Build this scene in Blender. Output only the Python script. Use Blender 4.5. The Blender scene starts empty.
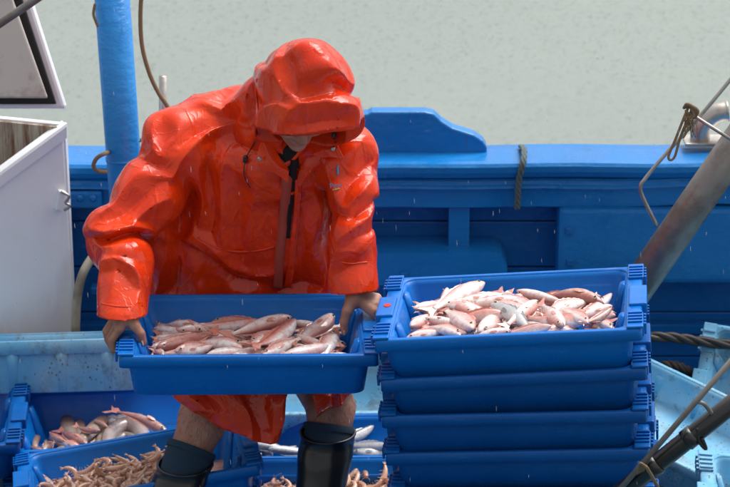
import bpy, bmesh, math, random
import numpy as np
from mathutils import Vector, Matrix, Euler
random.seed(7); np.random.seed(7)
R = math.radians
S = bpy.context.scene
C = S.collection
# ------------------------------------------------------------------ camera
HC, PITCH, FPX = 3.06, R(20), 2550.0
cd = bpy.data.cameras.new('camera'); cam = bpy.data.objects.new('camera', cd); C.objects.link(cam)
cam.location = (0, 0, HC); cam.rotation_euler = (R(90) - PITCH, 0, 0)
cd.sensor_width = 36; cd.lens = FPX / 730 * 36; cd.clip_start = .1; cd.clip_end = 3000
cd.dof.use_dof = True; cd.dof.focus_distance = 6.15; cd.dof.aperture_fstop = 8
S.camera = cam
# ------------------------------------------------------------------ light
W = bpy.data.worlds.new('World'); S.world = W; W.use_nodes = True
nt = W.node_tree; bg = nt.nodes['Background']
SUN_EL, SUN_AZ = 62, 46
sky = nt.nodes.new('ShaderNodeTexSky'); sky.sky_type = 'NISHITA'; sky.sun_disc = False
sky.sun_elevation = R(SUN_EL); sky.sun_rotation = R(SUN_AZ); sky.dust_density = 6; sky.air_density = 1.2
hs = nt.nodes.new('ShaderNodeHueSaturation'); hs.inputs['Saturation'].default_value = .10
nt.links.new(sky.outputs[0], hs.inputs['Color']); nt.links.new(hs.outputs[0], bg.inputs[0])
bg.inputs[1].default_value = .15
sd = bpy.data.lights.new('sun', 'SUN'); sun = bpy.data.objects.new('sun', sd); C.objects.link(sun)
sd.energy = 1.5; sd.angle = R(42); sd.color = (1, .975, .94)
az = R(SUN_AZ); sdir = Vector((math.sin(az) * math.cos(R(SUN_EL)), math.cos(az) * math.cos(R(SUN_EL)), math.sin(R(SUN_EL))))
sun.rotation_euler = sdir.to_track_quat('Z', 'Y').to_euler()
S.view_settings.view_transform = 'Standard'; S.view_settings.look = 'None'; S.view_settings.gamma = 1
S.view_settings.exposure = .36

# ------------------------------------------------------------------ helpers
cp, sp_ = math.cos(PITCH), math.sin(PITCH)
def ray(px, py):
    a = (px - 365) / FPX; b = -(py - 243.5) / FPX
    return Vector((a, cp + b * sp_, -sp_ + b * cp))
def P(px, py, Y):
    r = ray(px, py); t = Y / r.y
    return Vector((r.x * t, Y, HC + r.z * t))
def on_plane(px, py, o, n):
    r = ray(px, py); c = Vector((0, 0, HC)); t = (o - c).dot(n) / r.dot(n)
    return c + r * t
def tag(o, label=None, cat=None, group=None, kind=None):
    if label: o['label'] = label
    if cat: o['category'] = cat
    if group: o['group'] = group
    if kind: o['kind'] = kind
    return o
def empty(name, loc=(0, 0, 0), rot=None, label=None, cat=None, group=None):
    o = bpy.data.objects.new(name, None); C.objects.link(o); o.empty_display_size = .1
    M = Matrix.Translation(Vector(loc))
    if rot is not None: M = M @ (rot.to_matrix().to_4x4() if isinstance(rot, Euler) else rot)
    o.matrix_world = M
    return tag(o, label, cat, group)
def mk(name, verts, faces, mat, parent=None, smooth=True, world=True):
    """link verts/faces as one mesh object; world=True: coordinates given in world space"""
    me = bpy.data.meshes.new(name)
    if parent is not None and world:
        Mi = parent.matrix_basis.inverted() if parent.parent is None else (parent.parent.matrix_basis @ parent.matrix_basis).inverted()
        A = np.array(Mi); v = np.array([tuple(p) for p in verts]) if not isinstance(verts, np.ndarray) else verts
        verts = v @ A[:3, :3].T + A[:3, 3]
    if isinstance(verts, np.ndarray): verts = verts.tolist()
    if isinstance(faces, np.ndarray): faces = faces.tolist()
    me.from_pydata([tuple(v) for v in verts], [], faces); me.update()
    me.polygons.foreach_set('use_smooth', [smooth] * len(me.polygons))
    me.materials.append(mat)
    o = bpy.data.objects.new(name, me); C.objects.link(o)
    if parent is not None: o.parent = parent
    return o
class MB:
    def __init__(s): s.v = []; s.f = []
    def add(s, v, f):
        n = len(s.v); s.v += [Vector(p) for p in v]; s.f += [[i + n for i in q] for q in f]; return s
    def box(s, lo, hi, M=None, bev=0.0):
        x0, y0, z0 = lo; x1, y1, z1 = hi
        if bev <= 0:
            v = [Vector(p) for p in [(x0,y0,z0),(x1,y0,z0),(x1,y1,z0),(x0,y1,z0),(x0,y0,z1),(x1,y0,z1),(x1,y1,z1),(x0,y1,z1)]]
            f = [[0,3,2,1],[4,5,6,7],[0,1,5,4],[1,2,6,5],[2,3,7,6],[3,0,4,7]]
        else:
            bm = bmesh.new(); bmesh.ops.create_cube(bm, size=1)
            for w in bm.verts: w.co = Vector(((w.co.x + .5) * (x1 - x0) + x0, (w.co.y + .5) * (y1 - y0) + y0, (w.co.z + .5) * (z1 - z0) + z0))
            bmesh.ops.bevel(bm, geom=bm.edges[:], offset=bev, segments=2, affect='EDGES', profile=.6)
            bm.verts.index_update(); v = [w.co.copy() for w in bm.verts]; f = [[w.index for w in q.verts] for q in bm.faces]; bm.free()
        if M: v = [M @ p for p in v]
        return s.add(v, f)
    def rings(s, rs, close=False, cap0=False, cap1=False, M=None):
        n = len(rs[0]); v = [Vector(p) for r in rs for p in r]; f = []
        k = len(rs)
        for i in range(k if close else k - 1):
            a = i * n; b = ((i + 1) % k) * n
            for j in range(n): f.append([a + j, a + (j + 1) % n, b + (j + 1) % n, b + j])
        if cap0: f.append(list(range(n))[::-1])
        if cap1: f.append([(k - 1) * n + j for j in range(n)])
        if M: v = [M @ p for p in v]
        return s.add(v, f)
    def tube(s, pts, r, seg=10, sub=6, cap=True, twist=0):
        pts = [Vector(p) for p in pts]; q = catmull(pts, sub) if sub > 1 and len(pts) > 2 else pts
        rr = r if callable(r) else (lambda t: r)
        rs = []; t0 = None; nrm = None
        for i, p in enumerate(q):
            t = (q[min(i + 1, len(q) - 1)] - q[max(i - 1, 0)]).normalized()
            if nrm is None: nrm = t.orthogonal().normalized()
            else: nrm = (nrm - t * nrm.dot(t)).normalized()
            bi = t.cross(nrm); R_ = rr(i / (len(q) - 1))
            rs.append([p + (nrm * math.cos(a + twist * i) + bi * math.sin(a + twist * i)) * R_ for a in [2 * math.pi * j / seg for j in range(seg)]])
        return s.rings(rs, cap0=cap, cap1=cap)
    def build(s, name, mat, parent=None, smooth=False, world=True): return mk(name, s.v, s.f, mat, parent, smooth, world)
def catmull(p, n):
    out = []
    for i in range(len(p) - 1):
        a = p[max(i - 1, 0)]; b = p[i]; c = p[i + 1]; d = p[min(i + 2, len(p) - 1)]
        for k in range(n):
            t = k / n
            out.append(.5 * ((2 * b) + (c - a) * t + (2 * a - 5 * b + 4 * c - d) * t * t + (3 * b - a - 3 * c + d) * t ** 3))
    out.append(p[-1]); return out
def rrect(hx, hy, r, z, n=5):
    pts = []
    for cx, cy, a0 in ((hx - r, hy - r, 0), (-hx + r, hy - r, 90), (-hx + r, -hy + r, 180), (hx - r, -hy + r, 270)):
        for k in range(n + 1):
            a = R(a0 + 90 * k / n); pts.append((cx + r * math.cos(a), cy + r * math.sin(a), z))
    return pts
def copy_tree(o, parent=None):
    c = o.copy(); C.objects.link(c); c.parent = parent
    for ch in list(o.children): copy_tree(ch, c)
    return c

# ------------------------------------------------------------------ materials
def mat(name, col, rough=.5, metal=0, spec=.5, coat=0, coat_r=.1, sss=0, trans=0, ior=1.45):
    m = bpy.data.materials.new(name); m.use_nodes = True
    b = m.node_tree.nodes['Principled BSDF']
    b.inputs['Base Color'].default_value = (*col, 1); b.inputs['Roughness'].default_value = rough
    b.inputs['Metallic'].default_value = metal; b.inputs['Specular IOR Level'].default_value = spec
    b.inputs['Coat Weight'].default_value = coat; b.inputs['Coat Roughness'].default_value = coat_r
    b.inputs['IOR'].default_value = ior
    if sss: b.inputs['Subsurface Weight'].default_value = sss; b.inputs['Subsurface Scale'].default_value = .01
    if trans: b.inputs['Transmission Weight'].default_value = trans
    return m
class N:
    """tiny node-graph helper"""
    def __init__(s, m): s.m = m; s.t = m.node_tree; s.b = s.t.nodes['Principled BSDF']; s.tc = s.t.nodes.new('ShaderNodeTexCoord')
    def n(s, typ, **kw):
        x = s.t.nodes.new(typ)
        for k, v in kw.items():
            if k in x.inputs.keys(): x.inputs[k].default_value = v
            else: setattr(x, k, v)
        return x
    def l(s, a, b): s.t.links.new(a, b)
    def coord(s, scale=(1, 1, 1), which='Object', rot=(0, 0, 0)):
        mp = s.n('ShaderNodeMapping'); mp.inputs['Scale'].default_value = scale; mp.inputs['Rotation'].default_value = rot
        s.l(s.tc.outputs[which], mp.inputs[0]); return mp.outputs[0]
    def noise(s, scale, detail=4, rough=.55, dist=0, sc=(1, 1, 1), which='Object', out=0):
        x = s.n('ShaderNodeTexNoise'); x.inputs['Scale'].default_value = scale; x.inputs['Detail'].default_value = detail
        x.inputs['Roughness'].default_value = rough; x.inputs['Distortion'].default_value = dist
        s.l(s.coord(sc, which), x.inputs['Vector']); return x.outputs[out]
    def voro(s, scale, sc=(1, 1, 1), which='Object', feature='F1', out=0, rnd=1):
        x = s.n('ShaderNodeTexVoronoi'); x.feature = feature; x.inputs['Scale'].default_value = scale; x.inputs['Randomness'].default_value = rnd
        s.l(s.coord(sc, which), x.inputs['Vector']); return x.outputs[out]
    def ramp(s, f, stops, interp='LINEAR'):
        x = s.n('ShaderNodeValToRGB'); e = x.color_ramp.elements; x.color_ramp.interpolation = interp
        for i, (p, c) in enumerate(stops):
            el = e[i] if i < 2 else e.new(p)
            el.position = p; el.color = (c, c, c, 1) if isinstance(c, (int, float)) else (*c, 1)
        s.l(f, x.inputs[0]); return x.outputs[0]
    def mix(s, fac, a, b, mode='MIX'):
        x = s.n('ShaderNodeMix'); x.data_type = 'RGBA'; x.blend_type = mode
        for k, v in ((0, fac), (6, a), (7, b)):
            if hasattr(v, 'links') or hasattr(v, 'is_linked'): s.l(v, x.inputs[k])
            else: x.inputs[k].default_value = v if k == 0 else (*v, 1)
        return x.outputs[2]
    def math(s, op, a, b=0):
        x = s.n('ShaderNodeMath'); x.operation = op
        for k, v in ((0, a), (1, b)):
            if hasattr(v, 'is_linked'): s.l(v, x.inputs[k])
            else: x.inputs[k].default_value = v
        return x.outputs[0]
    def bump(s, h, strength=.3, dist=.01, prev=None):
        x = s.n('ShaderNodeBump'); x.inputs['Strength'].default_value = strength; x.inputs['Distance'].default_value = dist
        s.l(h, x.inputs['Height'])
        if prev is not None: s.l(prev, x.inputs['Normal'])
        return x.outputs[0]
    def col(s, c): s.l(c, s.b.inputs['Base Color'])
    def rgh(s, c): s.l(c, s.b.inputs['Roughness'])
    def nrm(s, c): s.l(c, s.b.inputs['Normal']); return s.m

def plastic(name, c1, c2, dirt=(.05, .04, .03), damt=.3, rough=.35):
    m = mat(name, c1, rough, spec=.34); g = N(m)
    w = 'Object'
    a = g.noise(6, 5, which=w); base = g.mix(g.ramp(a, [(.35, 0), (.7, 1)]), c1, c2)
    sc = g.ramp(g.noise(26, 8, .7, sc=(1, 1, 3)), [(.60, 0), (.72, 1)])           # scuffs
    base = g.mix(g.math('MULTIPLY', sc, .38), base, tuple(min(1, x * 1.6 + .04) for x in c1))
    wp = g.ramp(g.noise(30, 5, .7, sc=(1, 1, .12)), [(.60, 0), (.70, 1)]); base = g.mix(g.math('MULTIPLY', wp, .14), base, tuple(min(1, x * .35) for x in c1))
    sk = g.ramp(g.noise(90, 3, .5, sc=(.08, .08, 1)), [(.68, 0), (.72, 1)]); base = g.mix(g.math('MULTIPLY', sk, .30), base, tuple(min(1, x * 1.2 + .10) for x in c1))
    d = g.ramp(g.noise(11, 9, .75), [(.60 - .08 * (damt > .5), 0), (.75 - .06 * (damt > .5), 1)])
    base = g.mix(g.math('MULTIPLY', d, damt), base, dirt)
    if damt > .5:
        sp2 = g.math('MULTIPLY', g.ramp(g.voro(75), [(.16, 1), (.24, 0)]), g.ramp(g.noise(9, 3), [(.48, 0), (.56, 1)]))
        base = g.mix(sp2, base, (.03, .03, .035)); base = g.mix(g.ramp(g.noise(5, 5, .6), [(.45, 0), (.8, .7)]), base, (.42, .55, .60))
    g.col(base)
    g.rgh(g.ramp(g.noise(18, 6), [(.3, rough * .55), (.75, rough * 1.5)]))
    drops = g.ramp(g.voro(150), [(.0, 1), (.28, 0)])
    n = g.bump(g.noise(45, 4), .12, .004); n = g.bump(drops, .35, .0012, n)
    return g.nrm(n)
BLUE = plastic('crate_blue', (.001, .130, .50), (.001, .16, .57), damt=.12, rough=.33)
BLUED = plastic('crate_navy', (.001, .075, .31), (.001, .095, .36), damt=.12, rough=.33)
PALE = plastic('crate_pale', (.12, .40, .64), (.19, .48, .70), dirt=(.03, .035, .04), damt=.85, rough=.5)

def paint(name, c1, c2, brush=.3):
    m = mat(name, c1, .4); g = N(m)
    base = g.mix(g.ramp(g.noise(2.2, 6, .6), [(.3, 0), (.7, 1)]), c1, c2)
    st = g.ramp(g.noise(7, 8, .7, sc=(1, 1, .35)), [(.56, 0), (.74, 1)])
    base = g.mix(g.math('MULTIPLY', st, .35), base, tuple(x * .35 for x in c1))
    ch = g.ramp(g.noise(34, 7, .75), [(.675, 0), (.71, 1)])
    base = g.mix(g.math('MULTIPLY', ch, .7), base, (.03, .03, .035))
    ru = g.math('MULTIPLY', g.ramp(g.noise(16, 6, .7, sc=(1, 1, .12)), [(.64, 0), (.72, 1)]), g.ramp(g.noise(3, 3), [(.5, 0), (.65, 1)])); base = g.mix(g.math('MULTIPLY', ru, .55), base, (.10, .055, .03))
    wh = g.ramp(g.noise(40, 5, .7, sc=(.5, 1, 1.5)), [(.69, 0), (.75, 1)])
    base = g.mix(g.math('MULTIPLY', wh, .35), base, (.35, .5, .62))
    g.col(base); g.rgh(g.ramp(g.noise(9, 5), [(.3, .18), (.7, .5)]))
    n = g.bump(g.noise(3.2, 5, .6, sc=(1, 1, 1.6)), .5, .03)
    n = g.bump(g.noise(60, 4, sc=(.25, 1, 1)), brush, .003, n)
    n = g.bump(ch, .4, .002, n)
    return g.nrm(n)
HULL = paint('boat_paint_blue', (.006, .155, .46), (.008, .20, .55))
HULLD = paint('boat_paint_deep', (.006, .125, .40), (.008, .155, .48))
POSTM = paint('post_paint_blue', (.012, .20, .60), (.02, .26, .68), .4)

def coat_mat():
    m = mat('orange_pvc', (.80, .045, .012), .3, spec=.22, coat=.42, coat_r=.05); g = N(m)
    base = g.mix(g.ramp(g.noise(3.5, 5), [(.35, 0), (.7, 1)]), (.73, .036, .004), (.82, .058, .005))
    wet = g.ramp(g.noise(7, 4, .6, 1.2), [(.5, 0), (.53, 1)])
    base = g.mix(g.math('MULTIPLY', wet, .42), base, (.55, .022, .008))
    gr = g.ramp(g.noise(38, 6, .7), [(.69, 0), (.735, 1)])
    loc = g.ramp(g.noise(4.5, 2), [(.5, 0), (.62, 1)])
    base = g.mix(g.math('MULTIPLY', g.math('MULTIPLY', gr, loc), .8), base, (.05, .012, .01))
    g.col(base)
    g.rgh(g.ramp(g.noise(14, 5), [(.35, .16), (.7, .34)]))
    drops = g.ramp(g.voro(120), [(.0, 1), (.3, 0)])
    cr = g.ramp(g.math('ABSOLUTE', g.math('SUBTRACT', g.noise(11, 2, .4, .6, sc=(1, 1, .55)), .5)), [(.0, 1), (.05, 0)])
    cr2 = g.ramp(g.math('ABSOLUTE', g.math('SUBTRACT', g.noise(19, 2, .4, .8, sc=(1, 1, .7)), .5)), [(.0, 1), (.045, 0)])
    n = g.bump(cr, .22, .006); n = g.bump(cr2, .14, .003, n)
    n = g.bump(drops, .22, .0010, n)
    g.l(n, g.b.inputs['Coat Normal'])
    return g.nrm(n)
COAT = coat_mat()
def skin_mat():
    m = mat('skin', (.48, .24, .17), .45, sss=.12); g = N(m)
    base = g.mix(g.ramp(g.noise(16, 5), [(.35, 0), (.7, 1)]), (.40, .18, .12), (.54, .29, .21))
    red = g.ramp(g.noise(40, 4), [(.5, 0), (.7, 1)])
    base = g.mix(g.math('MULTIPLY', red, .6), base, (.46, .14, .10))
    dk_ = g.ramp(g.noise(9, 6, .7), [(.48, 0), (.7, 1)]); g.col(g.mix(g.math('MULTIPLY', dk_, .55), base, (.20, .09, .06)))
    n = g.bump(g.noise(140, 4), .3, .0015); return g.nrm(g.bump(g.voro(260), .2, .001, n))
SKIN = skin_mat()
RUBBER = mat('black_rubber', (.010, .011, .012), .3, coat=.3)
SOCK = mat('blue_cotton', (.018, .042, .075), .9); g = N(SOCK); g.nrm(g.bump(g.noise(300, 2, sc=(1, 1, .2)), .5, .003))
DARK = mat('dark_cloth', (.008, .008, .010), .85)
BLACK = mat('black_plastic', (.012, .012, .014), .28, coat=.3)
WHITE = mat('chest_gelcoat', (.74, .75, .78), .45); g = N(WHITE)
b_ = g.mix(g.math('MULTIPLY', g.ramp(g.noise(9, 8, .7, sc=(1, 1, .4)), [(.56, 0), (.75, 1)]), .35), (.86, .87, .89), (.52, .50, .49)); g.col(b_)
g.nrm(g.bump(g.noise(14, 4), .22, .006))
LINER = mat('lid_liner', (.55, .52, .48), .55); g = N(LINER)
g.col(g.mix(g.ramp(g.noise(8, 8, .7), [(.5, 0), (.72, 1)]), (.58, .55, .51), (.27, .19, .14)))
RUST = mat('rusty_liner', (.5, .4, .3), .6); g = N(RUST)
g.col(g.mix(g.ramp(g.noise(14, 6, .7, sc=(2.5, 2.5, .25)), [(.42, 0), (.62, 1)]), (.46, .41, .33), (.14, .05, .02)))
GASKET = mat('gasket_rubber', (.012, .012, .013), .6)
def steel(name, c, rough=.32, metal=.9):
    m = mat(name, c, rough, metal); g = N(m)
    g.col(g.mix(g.ramp(g.noise(7, 8, .7), [(.45, 0), (.7, 1)]), c, tuple(x * .45 for x in (c[0] * 1.1, c[1] * .85, c[2] * .7))))
    g.rgh(g.ramp(g.noise(20, 6), [(.3, rough * .7), (.7, min(1, rough * 1.8))]))
    return g.nrm(g.bump(g.noise(50, 5), .15, .002))
STEEL = steel('stainless', (.52, .49, .46)); PIPE = steel('worn_pipe', (.25, .235, .225), .36, .6)
ROPE = mat('tan_rope', (.24, .17, .10), .9); g = N(ROPE); g.nrm(g.bump(g.noise(200, 3), .6, .003))
HOSE = mat('cream_hose', (.52, .45, .33), .55); g = N(HOSE); g.col(g.mix(g.ramp(g.noise(12, 6), [(.45, 0), (.7, 1)]), (.55, .48, .36), (.30, .24, .16)))
CABLE = mat('dark_cable', (.028, .022, .020), .5)
GROPE = mat('grey_green_rope', (.10, .13, .13), .9)
WOODM = mat('weathered_wood', (.16, .10, .07), .7); g = N(WOODM)
g.col(g.mix(g.ramp(g.noise(10, 6, .6, 1, sc=(1, 8, 8)), [(.4, 0), (.7, 1)]), (.20, .13, .09), (.08, .05, .035))); g.nrm(g.bump(g.noise(14, 5, sc=(1, 9, 9)), .4, .004))

# ------------------------------------------------------------------ water, quay, deck
DECK = -.155; SEA = -.75
m = mat('harbour_water', (.30, .34, .29), .06, spec=.5, ior=1.33); g = N(m)
g.col(g.mix(g.ramp(g.noise(.6, 5), [(.3, 0), (.7, 1)]), (.20, .235, .212), (.225, .26, .236)))
n1 = g.bump(g.noise(1.6, 4, sc=(1, .7, 1)), .10, .07)
vo = g.voro(13); rings_ = g.math('MULTIPLY', g.math('SINE', g.math('MULTIPLY', vo, 34)), g.ramp(vo, [(.0, 1), (.42, 0)]))
n2 = g.bump(rings_, .14, .010, n1)
vo2 = g.voro(34); n3 = g.bump(g.ramp(vo2, [(.0, 1), (.3, 0)]), .24, .009, n2)
n4 = g.bump(g.noise(20, 4, sc=(.5, 1, 1)), .4, .008, n3)
WATER = g.nrm(n4)
tag(mk('water', [(-600, -5, SEA), (600, -5, SEA), (600, 1500, SEA), (-600, 1500, SEA)], [[0, 1, 2, 3]], WATER, smooth=False), kind='structure')
CONC = mat('quay_concrete', (.26, .25, .23), .85); g = N(CONC); g.nrm(g.bump(g.noise(12, 8), .5, .01))
q = MB().box((-9, -6, -2), (9, 3.3, 1.25), bev=.03); tag(q.build('quay', CONC), kind='structure')

# ------------------------------------------------------------------ boat
YB = 7.30                                       # inner face of the bulwark planking
def zat(py, Y): return P(365, py, Y).z
def xat(px, py, Y): return P(px, py, Y).x
dk = MB().box((-3.2, 3.5, DECK - .12), (3.2, YB + .1, DECK)); DECKM = paint('deck_paint', (.03, .10, .16), (.04, .14, .2))
tag(dk.build('boat_deck', DECKM), kind='structure')
bul = empty('boat_bulwark', (0, YB, DECK), label='blue painted wooden boat bulwark with cap rail behind the fisherman', cat='bulwark')
def bpart(name, lo, hi, m=HULL, bev=.008, parent=bul): return MB().box(lo, hi, bev=bev).build(name, m, parent, smooth=False)
zr = zat(163, YB - .06)
# planking (recess back) seen between the ribs, plank by plank
zz = DECK
k = 0
while zz < zr - .20:
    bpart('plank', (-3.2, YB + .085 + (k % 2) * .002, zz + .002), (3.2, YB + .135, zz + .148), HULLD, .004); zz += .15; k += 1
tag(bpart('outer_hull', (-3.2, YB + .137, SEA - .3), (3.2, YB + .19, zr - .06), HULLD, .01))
# cap rail with rounded front edge
rail = MB(); prof = [(-.075, -.030), (-.078, -.012), (-.070, -.003), (-.05, 0), (.06, .002), (.115, -.003), (.122, -.03), (.115, -.05), (-.06, -.05)]
rs = []
for i in range(61):
    x = -3.2 + 6.4 * i / 60; w = .003 * math.sin(x * 5.1) + .002 * math.sin(x * 11 + 1)
    rs.append([(x, YB + a, zr + b + w + .012 * max(0, x - .2)) for a, b in prof][::-1])
rail.rings(rs, cap0=True, cap1=True); rail.build('cap_rail', HULL, bul, smooth=False)
# moulding below the rail: bulging upper strake then a flat face
z1 = zat(184, YB - .035); z2 = zat(209, YB - .035)
rs = []
prof = [(.08, zr - .051), (-.030, zr - .051), (-.052, zr - .062), (-.058, zr - .085), (-.046, z1 + .018), (-.058, z1 + .004), (-.056, z1 - .006), (-.036, z1 - .012), (-.034, z2 + .004), (-.028, z2), (.08, z2)]
for i in range(61):
    x = -3.2 + 6.4 * i / 60; w = .002 * math.sin(x * 7.1) + .002 * math.sin(x * 13 + 1)
    rs.append([(x, YB + a + w * .6, b + w + .010 * max(0, x - .2)) for a, b in prof][::-1])
MB().rings(rs, cap0=True, cap1=True).build('rubbing_strake', HULL, bul, smooth=False)
# ribs
for px in (-330, 40, 250, 459):
    xr = xat(px, 230, YB - .01); zt = z2 - .002
    bpart('rib', (xr - .032, YB - .012, DECK), (xr + .032, YB + .083, zt), HULL, .006)
# raised panel on the right and shelf in the middle
xa = xat(558, 240, YB - .05)
bpart('raised_panel', (xa, YB - .055, zat(283, YB - .05)), (3.2, YB + .082, zat(209, YB - .055)), HULL, .014)
xs0, xs1 = xat(366, 270, YB - .07), xat(507, 270, YB - .07)
sh = MB().rings([[(x, YB - .072, zc) if f else (x, YB + .080, zc) for x, zc in
      [(xs0 - .6, zat(285, YB - .07)), (xs1 - .0, zat(285, YB - .07)), (xs1, zat(266, YB - .07)), (xs1 - .015, zat(257, YB - .07)), (xs1 - .04, zat(253, YB - .07)), (xs0 - .6, zat(254, YB - .07))]] for f in (0, 1)], cap0=True, cap1=True)
sh.build('shelf', HULL, bul)
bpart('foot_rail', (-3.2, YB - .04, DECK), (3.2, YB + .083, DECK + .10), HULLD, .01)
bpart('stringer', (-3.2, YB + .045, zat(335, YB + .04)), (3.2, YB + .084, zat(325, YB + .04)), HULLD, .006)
# raised block with sloping shoulder on the rail
xb = [(366, 153), (366, 119), (368, 114), (372, 112), (425, 112), (434, 114), (441, 121), (452, 128), (474, 135), (483, 141), (487, 147), (487, 153)]
yb0, yb1 = YB + .03, YB + .085
pts = []
for px, py in xb:
    q = P(px, py, yb0); pts.append((q.x - (.0 if px > 366 else .10), q.z - .012 if py > 150 else q.z))
blk = MB().rings([[(x, y, z) for x, z in pts] for y in (yb0, yb1)], cap0=True, cap1=True)
bo = blk.build('raised_chock', HULL, bul)
md = bo.modifiers.new('bev', 'BEVEL'); md.width = .006; md.segments = 2
# bracket with bolts at the left
br = MB(); zc = zat(199, YB - .05)
br.box((xat(66, 199, YB), YB - .06, zc - .027), (xat(104, 199, YB), YB - .037, zc + .027), bev=.008)
bo = br.build('bracket', HULL, bul)
for px in (80, 93):
    q = P(px, 198, YB - .06); b = MB().rings([[(q.x + math.cos(a) * r_, YB - .06 - d_, q.z + math.sin(a) * r_) for a in [R(30 * j) for j in range(12)]] for r_, d_ in ((.011, 0), (.011, .005), (.006, .009))][::-1], cap0=True); b.build('bolt', HULL, bo)
for px, py in ((95, 290), (404, 275), (569, 230), (570, 262)):
    q = P(px, py, YB - .05 if px > 500 else YB - .07); MB().box((q.x - .012, q.y - (.012), q.z - .012), (q.x + .012, q.y + .03, q.z + .012), bev=.004).build('bolt', HULLD, bul)

# rope over the rail, rod and elbow vent
r_ = MB(); yo = YB - .085
q0 = P(521, 146, YB + .06); q1 = P(524, 150, YB - .02); q2 = P(523, 163, yo); q3 = P(519, 180, yo + .01); q4 = P(518, 196, yo + .02); q5 = P(517, 209, yo + .03)
for ph in range(3):
    pts = catmull([q0, q1, q2, q3, q4, q5], 10); pp = []
    for i, p in enumerate(pts): a = i * .55 + ph * 2.094; pp.append(p + Vector((math.cos(a), math.sin(a) * .6, 0)) * .005)
    r_.tube(pp, .0052, 6, 1)
tag(r_.build('rope', GROPE, None, True), 'short grey-green rope end hanging over the blue rail', 'rope')
r_ = MB().tube([P(163, 76, YB + .1), P(163, 160, YB + .1)], .0125, 12, 1); r_.box((P(163, 150, YB + .1).x - .03, YB + .07, zr + .004), (P(163, 150, YB + .1).x + .03, YB + .13, zr + .014))
tag(r_.build('rail_stanchion', STEEL, None, True), 'short steel rod standing on the rail behind the orange shoulder', 'rod')
t = empty('vent_elbow', P(704, 143, YB + .06), label='stainless elbow vent pipe on the right end of the rail', cat='vent')
p0 = P(700, 141, YB + .06)
MB().tube([p0, p0 + Vector((0, 0, .03)), p0 + Vector((.012, 0, .06)), p0 + Vector((.045, 0, .088)), p0 + Vector((.08, 0, .095))], lambda u: .030 if u < .97 else .033, 16, 5).build('elbow', STEEL, t, True)
MB().box((p0.x - .05, p0.y - .045, p0.z - .004), (p0.x + .10, p0.y + .05, p0.z + .006), bev=.003).build('base_plate', STEEL, t)

# mast post
t = empty('mast_post', P(136, 400, 7.05), label='thick blue painted post leaning beside the white chest', cat='post')
a, b = P(108, -60, 7.05), P(139, 372, 7.05)
MB().tube([a, b], .0505, 28, 1).build('post', POSTM, t, True)
f = (P(125, 158, 7.05) - a).length / (b - a).length; c = a.lerp(b, f); d = (b - a).normalized() * .004
MB().tube([c - d, c + d], .0525, 28, 1).build('collar', POSTM, t, True)
c = a.lerp(b, .22)
MB().tube([P(95, 4, 7.0), P(93.5, 14, 7.0), P(96, 22, 7.0), P(98, 27, 7.0)], .004, 8).build('cleat', ROPE, t, True)
# hoses and cables on the left
r_ = MB().tube([P(143, -20, 6.9), P(140.5, 12, 6.9), P(142, 45, 6.9), P(149, 72, 6.9), P(158, 92, 6.9), P(166, 104, 6.9), P(174, 118, 6.9), P(178, 140, 6.9)], .0062, 10)
tag(r_.build('cable', ROPE, None, True), 'thin brown cable hanging down to the orange shoulder', 'cable')
r_ = MB().tube([P(107, 172, 6.98), P(98, 171, 6.97), P(93.5, 166, 6.95), P(97, 158, 6.94), P(106, 153, 6.95), P(112, 151, 7.1), P(135, 141, 7.15), P(146, 141, 7.1), P(156, 146, 7.05), P(160, 160, 7.05)], .0062, 10)
tag(r_.build('cable', ROPE, None, True), 'brown cable looped around the foot of the blue post above the rail', 'cable')
r_ = MB().tube([P(104, 246, 7.16), P(92, 258, 7.14), P(82, 276, 7.12), P(77, 300, 7.12), P(75.5, 330, 7.12), P(75, 370, 7.12)], .0135, 14)
tag(r_.build('hose', HOSE, None, True), 'cream hose curving down between the white chest and the orange sleeve', 'hose')
r_ = MB().tube([P(-50, 58, 6.3), P(-5, 27, 6.3), P(38, -2, 6.3), P(80, -32, 6.3)], .0105, 12)
tag(r_.build('metal_bar', PIPE, None, True), 'grey brown bar crossing the open chest lid in the corner', 'bar')

# ------------------------------------------------------------------ white ice chest with open lid
ch = empty('ice_chest', P(0, 330, 7.1), label='white insulated chest with its lid raised, beside the blue post', cat='ice chest')
tr = P(64, 127, 7.15); tl = P(-60, 219, 6.98); zb = -.14
fr = P(70, 335, 7.15)
out_ = Vector((.0, .0, 0))
back_dir = Vector((-.95, .30, 0)).normalized()
e = (tr - tl); nrm = Vector((e.y, -e.x, 0)).normalized()
th = .028
def chest_wall(a, b, zb, th, inw):
    i = inw * th
    v = [a, b, b + i, a + i, Vector((a.x + .012, a.y, zb)), Vector((b.x + .015, b.y, zb)), Vector((b.x, b.y, zb)) + i, Vector((a.x, a.y, zb)) + i]
    return v, [[0, 1, 2, 3], [4, 7, 6, 5], [0, 4, 5, 1], [1, 5, 6, 2], [2, 6, 7, 3], [3, 7, 4, 0]]
inw = -nrm if nrm.x > 0 else nrm
w = MB(); w.add(*chest_wall(tl, tr, zb, th, inw)); o = w.build('side_wall', WHITE, ch)
md = o.modifiers.new('b', 'BEVEL'); md.width = .008; md.segments = 3
br_ = tr + back_dir * .5
w = MB(); w.add(*chest_wall(tr + inw * (th + .001) , br_ + inw * (th + .001), zb, th, Vector((-.2, -.97, 0)).normalized())); o = w.build('back_wall', RUST, ch)
w = MB(); w.add(*chest_wall(tr + Vector((.002, .004, .006)) , br_ + Vector((.002, .004, .006)), zb, .02, Vector((.2, .97, 0)).normalized())); o = w.build('outer_wall', WHITE, ch)
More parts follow.
